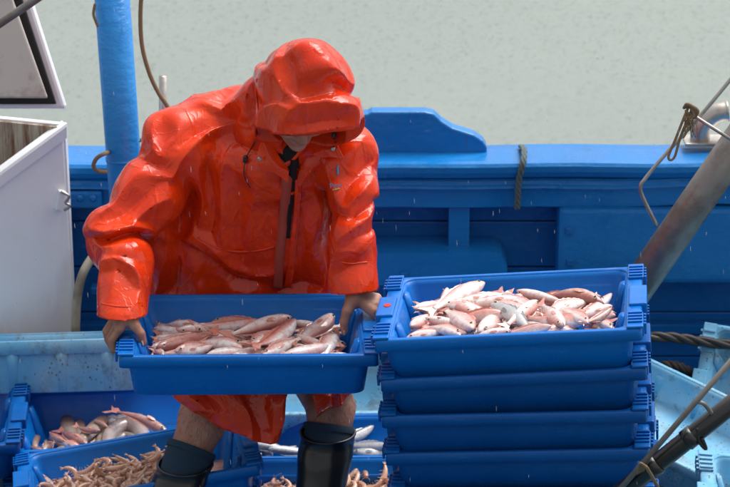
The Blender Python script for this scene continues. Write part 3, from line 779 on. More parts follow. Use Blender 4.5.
# ---- folds: (points in the photograph, width px, height mm); negative = groove
def seg_dist(u, v, pts):
    best = np.full(u.shape, 1e9, np.float32); tt = np.zeros(u.shape, np.float32); sg = np.ones(u.shape, np.float32); L = 0; Ls = [0]
    for a, b in zip(pts[:-1], pts[1:]): Ls.append(Ls[-1] + math.dist(a, b))
    for i, (a, b) in enumerate(zip(pts[:-1], pts[1:])):
        dx, dy = b[0] - a[0], b[1] - a[1]; l2 = dx * dx + dy * dy
        t = np.clip(((u - a[0]) * dx + (v - a[1]) * dy) / l2, 0, 1); d = np.hypot(u - a[0] - t * dx, v - a[1] - t * dy)
        m = d < best; sg = np.where(m, np.sign((u - a[0]) * dy - (v - a[1]) * dx), sg); best = np.where(m, d, best); tt = np.where(m, (Ls[i] + t * (Ls[i + 1] - Ls[i])) / Ls[-1], tt)
    return best, tt, sg
FOLDS = [
 # hood
 ([(259,112),(275,104),(290,108),(303,103),(320,100),(338,104),(358,98)], 5, 4), ([(262,122),(285,117),(303,122),(330,118),(360,112)], 4.5, -3),
 ([(258,136),(280,131),(303,131),(330,128),(360,121)], 4, 6), ([(283,52),(278,70),(283,88),(302,102)], 7, 4), ([(330,62),(345,78),(356,84)], 5, 6), ([(322,74),(338,88),(356,96)], 5, -5),
 ([(255,78),(256,100),(258,138)], 4, -6), ([(303,60),(303,84),(304,104)], 3, 2), ([(300,104),(303,122),(300,132)], 3, -4), ([(266,62),(262,84),(266,104)], 7, 3.5), ([(345,100),(350,112)], 4, 4),
 # shoulder and upper sleeve
 ([(250,96),(222,112),(190,124),(166,136)], 7, 2.5), ([(246,112),(215,128),(186,140),(170,156)], 7, -3.5), ([(236,124),(205,142),(182,162),(168,184)], 6, 5),
 ([(160,118),(153,132),(157,150),(166,160)], 6, 8), ([(176,128),(166,142),(160,158)], 5, -6),
 ([(150,160),(132,182),(112,204),(96,218)], 8, 5), ([(163,178),(145,196),(124,212),(104,222)], 6, -5), ([(170,196),(150,210),(134,222),(112,230)], 6, 5),
 ([(186,172),(190,200),(184,228),(172,240)], 11, -11), ([(206,160),(214,190),(214,220),(208,244)], 9, -8), ([(198,176),(202,200),(200,226)], 5, 7),
 ([(90,226),(110,228),(128,222),(146,226),(160,234)], 4.5, 10), ([(92,236),(112,238),(130,234),(148,240),(158,246)], 4.5, -12),
 ([(104,246),(120,250),(140,252)], 5, 5), ([(100,262),(118,258),(134,268),(144,282)], 4.5, 6), ([(104,274),(118,270),(130,280),(138,294)], 4, -5),
 ([(116,262),(114,280),(108,298)], 4, 5), ([(126,270),(124,288),(118,306)], 4, -4), ([(134,266),(137,288),(134,308)], 4, 4),
 # chest
 ([(228,150),(224,190),(222,230),(232,258)], 10, 5), ([(244,180),(240,220),(246,262),(262,280)], 8, -5), ([(262,186),(256,220),(256,250)], 6, 3.5), ([(196,232),(214,246),(236,262),(262,270),(276,268)], 5, 6), ([(190,244),(210,258),(236,274),(262,280)], 6, -7),
 ([(180,240),(178,270),(174,298)], 8, -7), ([(200,262),(198,282),(204,300)], 7, 6), ([(222,280),(226,302)], 6, -5), ([(168,250),(160,275),(156,300)], 6, 8),
 ([(312,184),(318,220),(312,256),(308,292)], 8, 5), ([(326,176),(332,210),(334,240),(330,276)], 6, -9), ([(300,210),(304,240),(298,280)], 5, -4), ([(318,240),(322,262),(318,288)], 5, 5),
 ([(280,250),(270,262),(262,270)], 5, -4), ([(230,140),(250,150),(262,160)], 6, -4),
 # left sleeve
 ([(366,136),(356,156),(346,176)], 6, 5), ([(372,158),(362,172),(350,190),(342,206)], 5, -6), ([(376,176),(366,190),(352,206)], 6, 6), ([(378,200),(366,208),(350,222)], 5, -7), ([(376,214),(362,224),(346,236)], 5, 6),
 ([(374,232),(360,238),(344,250)], 4.5, -6), ([(372,246),(358,252),(342,262)], 5, 5), ([(370,262),(356,264),(340,274)], 4, -4), ([(364,270),(360,284)], 4, 3),
 # skirt
 ([(196,396),(204,416)], 6, 6), ([(218,394),(228,424)], 6, -7), ([(240,394),(250,428)], 6, 7), ([(262,394),(270,430)], 6, -6), ([(184,394),(190,410)], 5, -4), ([(326,390),(334,416)], 5, 6), ([(344,388),(348,406)], 4, -5),
]
nearb = np.abs(CF.V) < .045
ii = np.argwhere(nearb); pw = CF.lo + ii * CF.h; U_, V_ = to_px(pw); U_ = U_.astype(np.float32); V_ = V_.astype(np.float32)
D_ = np.zeros(len(ii), np.float32)
front = 1 / (1 + np.exp((pw[:, 1] - 6.30) / .03))
for pts, w, hgt in FOLDS:
    xs = [p[0] for p in pts]; ys = [p[1] for p in pts]; m_ = 2.6 * w
    sel = np.nonzero((U_ > min(xs) - m_) & (U_ < max(xs) + m_) & (V_ > min(ys) - m_) & (V_ < max(ys) + m_))[0]
    d, t, sg = seg_dist(U_[sel], V_[sel], pts)
    q = d / (w * np.where(sg > 0, .60, 1.25)); prof = np.exp(-np.abs(q) ** 1.45) if hgt > 0 else np.exp(-np.abs(q) ** 1.7)
    D_[sel] += hgt * .00145 * prof * np.clip(np.minimum(t, 1 - t) * 6, .15, 1)
# free wrinkles, stretched along the garment
pn = pw * np.array([1.0, 1.0, .62]); wv = np.stack([perlin(pn * 6 + 3.1), perlin(pn * 6 + 9.7), perlin(pn * 6 + 17.3)], 1) * .11
r1 = 1 - np.abs(perlin((pn + wv) * 9.5)) * 2.6; r2 = 1 - np.abs(perlin((pn + wv * 1.3) * 21 + 40)) * 2.6
D_ += (perlin(pn * 4.2 + 5) * .014).astype(np.float32)
CF.V[nearb] -= D_ 
# ---- openings
zmax = 1.5
inner = CF.V.copy()
def hollow(lo, hi, t):
    """cavity inside the coat, wall t, within a box"""
    sl, X, Y, Z = CF.sub(lo, hi); CF.V[sl] = np.maximum(CF.V[sl], -(inner[sl] + t))
# hem, following the photograph
hx = [(140, 385), (166, 395), (185, 402), (204, 418), (240, 426), (279, 432), (286, 424), (288, 380), (289, 330), (309, 330), (310, 380), (312, 396), (323, 420), (340, 411), (352, 402), (362, 384), (380, 375)]
hz = [(P(a, b, 6.0).x, P(a, b, 6.0).z) for a, b in hx]
sl, X, Y, Z = CF.sub(CF.lo, (CF.lo[0] + 2, CF.lo[1] + 2, .72))
hemz = np.interp(np.asarray(X).ravel(), [a for a, b in hz], [b for a, b in hz]).astype(np.float32)[:, None, None]
hback = .46
wf = 1 / (1 + np.exp((Y - 6.27) / .012)); hem = hemz * wf + hback * (1 - wf)
hollow((-.78, 5.72, .25), (.10, 6.62, .60), .015)
CF.V[sl] = np.maximum(CF.V[sl], np.minimum((hem - Z) * .5, .02))
# cuffs
dR = (P(123, 312, 5.965) - P(124, 262, 6.02)).normalized(); dL = (P(351, 290, 5.97) - P(350, 236, 6.04)).normalized()
cR, cL = WR + V3(-.004, 0, -.004), WL + V3(.002, 0, .010)
dR = (cR - P(124, 258, 6.0)).normalized(); dL = (cL - P(350, 236, 6.05)).normalized()
dR = V3(.02, -.12, -1).normalized(); dL = V3(-.02, -.12, -1).normalized()
for c_, d_, rr in ((cR, dR, .055), (cL, dL, .046)):
    hollow(c_ - Vector((.075, .09, .12)), c_ + Vector((.075, .09, .045)), .013)
    CF.plane(c_, d_, c_ - Vector((.085, .10, .17)), c_ + Vector((.085, .10, .04)))
# face opening of the hood and neck slit
CF.ell(hl(0, -.05, -.036), (.086, .108, .082), 0, HM, op='cut')
CF.ell(hl(0, -.13, -.065), (.088, .075, .076), 0.01, HM, op='cut')
pb = P(308, 134, 5.93)
CF.plane(hl(0, -.10, .035), (fw * .60 - up_h * .80), hl(0, -.08, 0) - Vector((.125, .14, .10)), hl(0, -.08, 0) + Vector((.125, .06, .11)), .01)
CF.cone(P(291, 152, 6.06), P(290, 168, 6.08), .030, .012, op='cut')
cv, cf = CF.mesh(1)
# crumpled facets: sharp creases between broad smooth planes
def vor(p):
    i = np.floor(p).astype(int); b1 = np.full(len(p), 9.0)
    for a in (-1, 0, 1):
        for b in (-1, 0, 1):
            for c in (-1, 0, 1):
                j = i + np.array([a, b, c]); h = _perm[_perm[_perm[j[:, 0] & 255] + (j[:, 1] & 255)] + (j[:, 2] & 255)]
                b1 = np.minimum(b1, ((p - j - .5 - _g3[h] * .62) ** 2).sum(1))
    return np.sqrt(b1)
nn = normals(cv, cf)
wq = np.stack([perlin(cv * 7 + 3.1), perlin(cv * 7 + 9.7), perlin(cv * 7 + 17.3)], 1)
rot1 = np.array(Euler((.3, .5, .4)).to_matrix()); rot2 = np.array(Euler((.9, -.4, 1.4)).to_matrix())
f1 = vor((cv @ rot1 + wq * .035) * np.array([12, 12, 6.5])); f2 = vor((cv @ rot2 + wq * .02) * np.array([25, 25, 14]))
amt = .45 + .9 * np.clip(perlin(cv * 5 + 31) + .35, 0, 1)
cv = cv + nn * (((f1 - .55) * .018 * amt + (f2 - .55) * .004 * amt))[:, None]
# let the oversize cloth buckle a little around its sculpted shape (solved on a coarser copy)
from mathutils.bvhtree import BVHTree
import time; T0 = time.time()
fine_V, fine_h = CF.V, CF.h
CF.V = inner[::2, ::2, ::2].copy(); CF.h = fine_h * 2
gv, gf = CF.mesh(1); CF.V, CF.h = fine_V, fine_h
sim = mk('cloth_solver', gv, gf, COAT, None)
vg = sim.vertex_groups.new(name='goal'); vg.add(list(range(len(gv))), 0.12, 'REPLACE')
cm = sim.modifiers.new('cloth', 'CLOTH'); cs = cm.settings
cs.quality = 4; cs.mass = .4; cs.tension_stiffness = 30; cs.compression_stiffness = 30; cs.shear_stiffness = 10; cs.bending_stiffness = 2.5
cs.tension_damping = 12; cs.compression_damping = 12; cs.shear_damping = 12; cs.air_damping = 4
cs.vertex_group_mass = 'goal'; cs.pin_stiffness = 1.0; cs.shrink_min = -0.16; cs.shrink_max = -0.16
cm.collision_settings.use_collision = False; cm.collision_settings.use_self_collision = False
cm.point_cache.frame_start = 1; cm.point_cache.frame_end = 18
for f_ in range(1, 16 + 1): S.frame_set(f_)
ev = sim.evaluated_get(bpy.context.evaluated_depsgraph_get()); me_ = ev.to_mesh(); arr = np.zeros(len(me_.vertices) * 3, np.float32); me_.vertices.foreach_get('co', arr); ev.to_mesh_clear()
bpy.data.objects.remove(sim); S.frame_set(1)
mv = arr.reshape(-1, 3).astype(float) - gv; mv[:, 2] -= mv[:, 2].mean()
gb = BVHTree.FromPolygons([Vector(p) for p in gv.tolist()], gf.tolist()); near_ = np.zeros(len(cv), int)
for i_, p_ in enumerate(cv.tolist()): near_[i_] = gb.find_nearest(Vector(p_))[2]
q_ = gf[near_]; ws = 1 / (np.linalg.norm(gv[q_] - cv[:, None, :], axis=2) ** 2 + 1e-6); ws /= ws.sum(1)[:, None]
add = (mv[q_] * ws[:, :, None]).sum(1)
for _ in range(2):
    acc = np.zeros_like(add); w_ = np.bincount(cf.ravel(), minlength=len(add)) * 2.0
    for a in range(4):
        for b in ((a + 1) % 4, (a - 1) % 4):
            for k in range(3): acc[:, k] += np.bincount(cf[:, a], add[cf[:, b], k], len(add))
    add = add * .5 + .5 * acc / np.maximum(w_, 1)[:, None]
fine_keep = add * .85
print('CLOTH', len(gv), len(cv), 'verts', time.time() - T0, 's; mean move', np.abs(mv).mean(), 'max', np.abs(mv).max())
cv = cv + fine_keep
# stiff cloth: flatten the panels and sharpen the creases between them (bilateral filtering of face normals)
def crisp(v, F, K, M, sig):
    e = np.concatenate([np.stack([F[:, a], F[:, (a + 1) % 4]], 1) for a in range(4)]); fid = np.tile(np.arange(len(F)), 4); e.sort(axis=1)
    key = e[:, 0].astype(np.int64) * len(v) + e[:, 1]; o = np.argsort(key, kind='stable'); k_ = key[o]; same = np.nonzero(k_[1:] == k_[:-1])[0]
    a, b = fid[o[same]], fid[o[same + 1]]
    n = np.cross(v[F[:, 2]] - v[F[:, 0]], v[F[:, 3]] - v[F[:, 1]]); n /= np.linalg.norm(n, axis=1)[:, None] + 1e-12
    nf = len(F); ab = np.concatenate([a, b]); ba = np.concatenate([b, a])
    for _ in range(K):
        w = np.exp(-((n[a] - n[b]) ** 2).sum(1) / (2 * sig * sig)); ww = np.concatenate([w, w]); nb_ = n[ba] * ww[:, None]
        n = n * .6 + np.stack([np.bincount(ab, nb_[:, k], nf) for k in range(3)], 1); n /= np.linalg.norm(n, axis=1)[:, None] + 1e-12
    cnt = np.bincount(F.ravel(), minlength=len(v)).astype(float)[:, None]; fr_ = F.ravel()
    for _ in range(M):
        c = v[F].mean(1); d = ((c[:, None, :] - v[F]) * n[:, None, :]).sum(2); u = (n[:, None, :] * d[:, :, None]).reshape(-1, 3)
        v = v + np.stack([np.bincount(fr_, u[:, k], len(v)) for k in range(3)], 1) / np.maximum(cnt, 1)
    return v
cv = crisp(cv, cf, 55, 34, .19)
print('CRISP', time.time() - T0)
coat = mk('raincoat', cv, cf, COAT, man)
BV = BVHTree.FromPolygons([Vector(p) for p in cv.tolist()], cf.tolist())
CAM = V3(0, 0, HC)
def surf(px, py, lift=0.0):
    loc, n, _, _ = BV.ray_cast(CAM, ray(px, py).normalized())
    if loc is None: loc = P(px, py, 6.12); n = V3(0, -1, .2)
    if n.dot(ray(px, py)) > 0: n = -n
    return loc + n * lift, n
def ribbon(name, pts, w, th, m, parent, sub=6, lift=.0005, across=3, world=True):
    """a strip of cloth lying on the coat; w: width in photo pixels at the ends (start, end)"""
    q = catmull([Vector((a, b, 0)) for a, b in pts], sub); top = []; n = len(q)
    for i, p in enumerate(q):
        t = (q[min(i + 1, n - 1)] - q[max(i - 1, 0)]).normalized(); s_ = Vector((-t.y, t.x, 0)); ww = w[0] + (w[1] - w[0]) * i / (n - 1)
        top.append([surf(*(p + s_ * ww * (k / (across - 1) - .5)).xy) for k in range(across)])
    # one common, smoothed normal per row keeps the strip tidy
    ctr = [r[across // 2] for r in top]; out = []
    for i in range(n):
        nn_ = sum((ctr[min(max(i + k, 0), n - 1)][1] for k in (-2, -1, 0, 1, 2)), Vector()).normalized()
        row = []
        for k in range(across):
            acc = sum((top[min(max(i + d, 0), n - 1)][k][0] for d in (-3, -2, -1, 0, 1, 2, 3)), Vector()) / 7
            row.append((acc, nn_))
        out.append(row)
    rs = [[p + nn_ * (lift - .006) for p, nn_ in row] + [p + nn_ * (lift + th) for p, nn_ in row][::-1] for row in out]
    return MB().rings(rs, cap0=True, cap1=True).build(name, m, parent, True)
COATIN = mat('orange_pvc_inside', (.42, .07, .045), .55); g = N(COATIN); g.nrm(g.bump(g.noise(30, 4), .3, .004))
ribbon('zip_opening', [(293, 158), (292, 175), (290, 200), (288, 242)], (6, 3.4), .0070, DARK, man)
ribbon('shirt', [(284, 147), (290, 156), (294, 170)], (24, 9), .004, DARK, man)
ribbon('placket', [(286, 172), (285, 195), (283, 225), (280, 255), (277, 292)], (9, 9), .0085, COATIN, man)
ribbon('placket_edge', [(296, 176), (297, 195), (296, 220), (292, 250), (287, 292)], (6, 7), .0115, COAT, man)
ribbon('seam', [(196, 236), (216, 248), (240, 252), (262, 250), (276, 246)], (1.6, 1.6), .0030, COAT, man)
ribbon('seam', [(100, 303), (112, 306), (128, 307), (144, 305)], (1.5, 1.5), .0015, COAT, man)
ribbon('seam', [(340, 262), (350, 264), (360, 263), (368, 262)], (1.5, 1.5), .0015, COAT, man)
ribbon('seam', [(257, 76), (256, 95), (257, 118), (259, 138)], (1.8, 1.8), .002, COAT, man)
# collar flaps
def flap(name, outline, lift, curl, m=COAT):
    c = Vector((sum(p[0] for p in outline) / len(outline), sum(p[1] for p in outline) / len(outline), 0))
    base, n0 = surf(c.x, c.y); Yc = base.y - lift
    poly = [P(a, b, Yc + curl[i]) for i, (a, b) in enumerate(outline)]
    cc = sum(poly, Vector()) / len(poly); cc.y -= .012
    f_ = [cc] + poly; nb_ = Vector((0, .006, 0)); k = len(poly)
    v = f_ + [p + nb_ for p in f_]; F_ = []
    for i in range(k):
        a, b = 1 + i, 1 + (i + 1) % k
        F_ += [[0, b, a], [k + 1, k + 1 + a, k + 1 + b], [a, b, k + 1 + b, k + 1 + a]]
    o = mk(name, v, F_, m, man); md = o.modifiers.new('s', 'SUBSURF'); md.levels = 3; md.render_levels = 3; md.subdivision_type = 'CATMULL_CLARK'
    md2 = o.modifiers.new('b', 'BEVEL'); md2.width = .0008
    o.modifiers.move(1, 0)
    return o, Yc
c1, y1 = flap('collar_flap', [(262, 139), (258, 150), (256, 163), (264, 172), (275, 173), (288, 183), (289, 172), (280, 158), (271, 143)], .030, [.02, .02, .01, 0, -.002, -.005, 0, .02, .02])
c2, y2 = flap('collar_flap', [(310, 136), (305, 147), (312, 155), (321, 158), (331, 157), (345, 160), (339, 148), (334, 138), (324, 134)], .020, [.03, .02, .0, 0, -.01, -.01, -.005, .02, .03])
c3, y3 = flap('lapel_flap', [(309, 150), (300, 164), (296, 184), (300, 188), (312, 172), (328, 160), (322, 153)], .010, [.01, 0, 0, 0, 0, 0, 0])
def snap(px, py, Y, parent):
    c = P(px, py, Y); MB().rings([[c + V3(math.cos(a) * r_, -d_, math.sin(a) * r_) for a in [R(30 * j) for j in range(12)]] for r_, d_ in ((.0055, -.004), (.0055, .002), (.004, .004), (.002, .003))][::-1], cap0=True).build('snap', STEEL, parent, True)
snap(259.5, 159, y1 - .012, c1); snap(313, 168, surf(313, 168)[0].y - .006, c3); snap(333, 149, y2 - .014, c2)
def cord(pts, r, nm='drawcord'):
    return MB().tube(pts, r, 8, 5).build(nm, BLACK, man, True)
cc_ = [surf(a, b, .006)[0] for a, b in ((256, 140), (252, 148), (247, 158))]
tg = [surf(a, b, .007)[0] for a, b in ((246.5, 162), (245.5, 172), (248, 180), (251.5, 186))]
cord(cc_ + tg, .0016); p = surf(247, 160, .009)[0]
MB().tube([p + V3(.001, 0, .009), p, p - V3(.001, 0, .010)], lambda u: .0062 if .1 < u < .9 else .004, 12, 3).build('cord_lock', BLACK, man, True)
p = surf(337, 134, .010)[0]; cord([surf(337, 128, .008)[0], p, surf(337, 141, .008)[0], surf(338, 148, .006)[0]], .0014)
MB().tube([p + V3(.001, 0, .007), p, p - V3(.001, 0, .008)], lambda u: .0058 if .1 < u < .9 else .004, 12, 3).build('cord_lock', BLACK, man, True)
# printed mark on the chest
PRB = mat('print_blue', (.05, .30, .55), .4); PRG = mat('print_green', (.45, .40, .08), .4)
ribbon('printed_mark', [(339, 165), (337, 168), (338.5, 172), (337, 175)], (1.6, 2.0), .0035, PRB, man, 4)
tc = bpy.data.curves.new('printed_text', 'FONT'); tc.body = 'Pesc'; tc.size = .018; tc.extrude = .0003
tob = bpy.data.objects.new('printed_text', tc); C.objects.link(tob); lo_, n_ = surf(335, 185)
xa_ = V3(1, -.12, .16).normalized(); za = (V3(0, -1, .25) - xa_ * V3(0, -1, .25).dot(xa_)).normalized(); ya = za.cross(xa_)
Mt = Matrix((xa_, ya, za)).transposed().to_4x4(); Mt.translation = surf(330.5, 188)[0] + za * .010
bpy.context.view_layer.update(); dg = bpy.context.evaluated_depsgraph_get(); tm = bpy.data.meshes.new_from_object(tob.evaluated_get(dg)); bpy.data.objects.remove(tob)
mk('printed_text', [Mt @ v.co for v in tm.vertices], [list(p.vertices) for p in tm.polygons], PRB, man, False)
ribbon('printed_line', [(333, 190.5), (337, 189.5), (340, 188.5)], (1.2, 1.2), .0040, PRG, man, 3)
# nails
NAIL = mat('nail', (.55, .36, .30), .3)
for t2_, t3_ in (hR, hL):
    d = (t3_ - t2_).normalized(); q_ = d.to_track_quat('Z', 'Y').to_matrix(); c = t3_.lerp(t2_, .05) + V3(0, -.0085, 0)
    MB().box((-.0055, -.0012, -.007), (.0055, .0015, .006), Matrix.Translation(c) @ q_.to_4x4(), .002).build('thumb_nail', NAIL, man, True)
# socks and rubber boots
def loft(name, sts, m, parent, n=28, close_in=None, cap=False):
    rs = [[c + V3(math.cos(a) * rx, math.sin(a) * ry, 0) for a in [2 * math.pi * j / n for j in range(n)]] for c, rx, ry in sts]
    return MB().rings(rs, cap0=cap, cap1=cap).build(name, m, parent, True)
for K, A_, T_, rt, stp in ((KR, AR, BR, .0725, 0), (KL, AL, BL, .072, 1)):
    a = K.lerp(A_, .14 if stp == 0 else .12)
    pts = []; s0 = at_py(K, A_, 447 if stp == 0 else 425); s1 = K.lerp(A_, .8)
    for i in range(9):
        u = i / 8; c = s0.lerp(s1, u); w_ = .0035 * math.sin(i * 2.3); rr_ = .0645 - .012 * u
        pts.append((c, rr_ + w_ * .4, rr_ + w_ * .4))
    MB().tube([p[0] for p in pts], lambda u: (.0655 - .020 * u) * (1 if u > .01 else .93), 32, 1, cap=False).build('sock', SOCK, man, True)
    dd_ = (pts[1][0] - pts[0][0]).normalized(); MB().tube([pts[0][0] - dd_ * .001, pts[0][0] + dd_ * .006, pts[0][0] + dd_ * .016], lambda u: .067 if .2 < u < .8 else .0655, 32, 1, cap=False).build('sock_cuff', SOCK, man, True)
    ins = []; c0 = V3(A_.x, A_.y + .006, FEET); top = T_
    outer = []
    for i in range(14):
        u = i / 13; c = V3(A_.x, A_.y + .002, FEET + .10).lerp(top, u); rr = .048 + (rt - .048) * min(1, u * 1.25) + .0012 * math.sin(i * 1.9)
        outer.append((c, rr, rr * 1.04))
    rim = [(outer[-1][0] + V3(0, 0, .004), rt + .0025, rt * 1.04 + .0025), (outer[-1][0] + V3(0, 0, .009), rt + .001, rt * 1.04 + .001), (outer[-1][0] + V3(0, 0, .008), rt - .005, rt * 1.04 - .005)]
    inner_ = [(c - V3(0, 0, .004), rx - .006, ry - .006) for c, rx, ry in outer[::-1][:9]]
    boot = loft('boot', outer + rim + inner_, RUBBER, man, 36)
    foot = MB(); rs = []
    for k in range(15):
        u = k / 14; y = A_.y + .058 - u * .27; hw = .040 * (1 - (2 * u - 1) ** 6) ** .5 * (1 - .12 * math.sin(u * 3.1)) + .004; hh = (.112 if u < .35 else .112 - (u - .35) * .085) * (1 - (2 * u - 1) ** 10) ** .5 + .006
        rs.append([(A_.x + hw * math.cos(a), y, FEET + .014 + max(0, math.sin(a)) * hh + min(0, math.sin(a)) * .013) for a in [2 * math.pi * j / 20 for j in range(20)]])
    foot.rings(rs, cap0=True, cap1=True).build('foot', RUBBER, boot, True)
    MB().box((A_.x - .045, A_.y - .21, FEET + .0005), (A_.x + .045, A_.y + .06, FEET + .0135), bev=.006).build('sole', RUBBER, boot)

hm = MB(); rh = random.Random(9); NB = BVHTree.FromPolygons([Vector(p) for p in bv.tolist()], bf.tolist())
for k in range(420):
    px, py = (rh.uniform(172, 228), rh.uniform(402, 452)) if k % 2 else (rh.uniform(303, 360), rh.uniform(396, 432))
    loc, n, _, _ = NB.ray_cast(CAM, ray(px, py).normalized())
    if loc is None or loc.z > .56: continue
    if n.dot(ray(px, py)) > 0: n = -n
    d = (n * .35 + V3(rh.uniform(-.5, .5), 0, -1)).normalized(); L = rh.uniform(.006, .013)
    hm.tube([loc, loc + d * L * .5 + n * .001, loc + d * L - n * .0005], .00022, 3, 1)
ho = hm.build('leg_hair', DARK, man, True); ho['kind'] = 'stuff'

# ------------------------------------------------------------------ the catch
def fish_mat(name, back, flank, belly, blotch, rough=.16, red=.5):
    m = mat(name, flank, rough, spec=.6, coat=1, coat_r=.05, sss=.06); g = N(m)
    oi = g.n('ShaderNodeObjectInfo'); sep = g.n('ShaderNodeSeparateXYZ'); g.l(g.tc.outputs['Generated'], sep.inputs[0])
    y = g.math('ADD', sep.outputs[1], g.math('MULTIPLY', g.math('SUBTRACT', g.noise(22, 4, which='Object'), .5), .35))
    base = g.ramp(y, [(.36, belly), (.56, flank), (.84, back)])
    base = g.mix(g.math('MULTIPLY', oi.outputs['Random'], .40), base, belly)
    bl = g.ramp(g.noise(16, 6, .7), [(.48, 0), (.62, 1)])
    base = g.mix(g.math('MULTIPLY', bl, red), base, blotch)
    hd = g.ramp(sep.outputs[0], [(.0, 1), (.16, .35), (.27, 0)])
    base = g.mix(g.math('MULTIPLY', hd, .35), base, blotch)
    sc = g.voro(330, (1, 1.2, 1)); base = g.mix(g.math('MULTIPLY', g.ramp(sc, [(.25, 0), (.7, 1)]), .22), base, tuple(c * .45 for c in flank))
    g.col(base); g.rgh(g.ramp(g.noise(60, 3), [(.3, .10), (.7, .28)]))
    n = g.bump(sc, .35, .0012); return g.nrm(g.bump(g.noise(70, 4), .25, .002, n))
PINK = fish_mat('pink_fish_skin', (.58, .13, .095), (.80, .47, .42), (.93, .89, .87), (.66, .16, .11), red=.45)
REDF = fish_mat('red_fish_skin', (.36, .09, .07), (.50, .19, .15), (.60, .40, .34), (.30, .06, .05), red=.5)
SILV = fish_mat('silver_fish_skin', (.07, .09, .12), (.50, .52, .54), (.80, .80, .78), (.20, .20, .22), red=.22)
BEIGE = fish_mat('beige_skin', (.15, .09, .06), (.38, .26, .19), (.50, .40, .33), (.26, .10, .07), red=.55, rough=.3)
BEIGE.node_tree.nodes['Principled BSDF'].inputs['Coat Weight'].default_value = .35
FINM = mat('fin_pink', (.66, .25, .18), .35, trans=.15); FINS = mat('fin_grey', (.32, .32, .33), .35, trans=.15)
EYEW = mat('eye_rim', (.62, .52, .36), .2); PUP = mat('pupil', (.006, .006, .008), .08)
def prof(kind):
    if kind == 'bream': t = [0, .02, .07, .14, .24, .36, .50, .64, .76, .86, .93, 1.0]; up = [.004, .026, .058, .088, .118, .130, .122, .098, .070, .045, .033, .036]; dn = [.004, .020, .046, .070, .092, .102, .098, .080, .056, .038, .030, .034]; wd = [.004, .020, .040, .055, .066, .070, .064, .050, .034, .020, .012, .006]
    elif kind == 'slim': t = [0, .02, .07, .14, .24, .36, .50, .64, .76, .86, .93, 1.0]; up = [.003, .018, .040, .058, .073, .080, .078, .066, .050, .032, .022, .024]; dn = [.003, .016, .036, .056, .072, .080, .078, .064, .046, .030, .022, .024]; wd = [.003, .018, .036, .048, .056, .060, .056, .046, .032, .018, .010, .005]
    else: t = [0, .02, .07, .14, .24, .36, .50, .64, .76, .86, .93, 1.0]; up = [.010, .034, .060, .074, .078, .072, .062, .050, .038, .028, .020, .020]; dn = [.008, .026, .046, .056, .062, .060, .052, .042, .032, .024, .018, .018]; wd = [.010, .034, .062, .074, .072, .062, .050, .038, .026, .018, .010, .005]
    return t, up, dn, wd
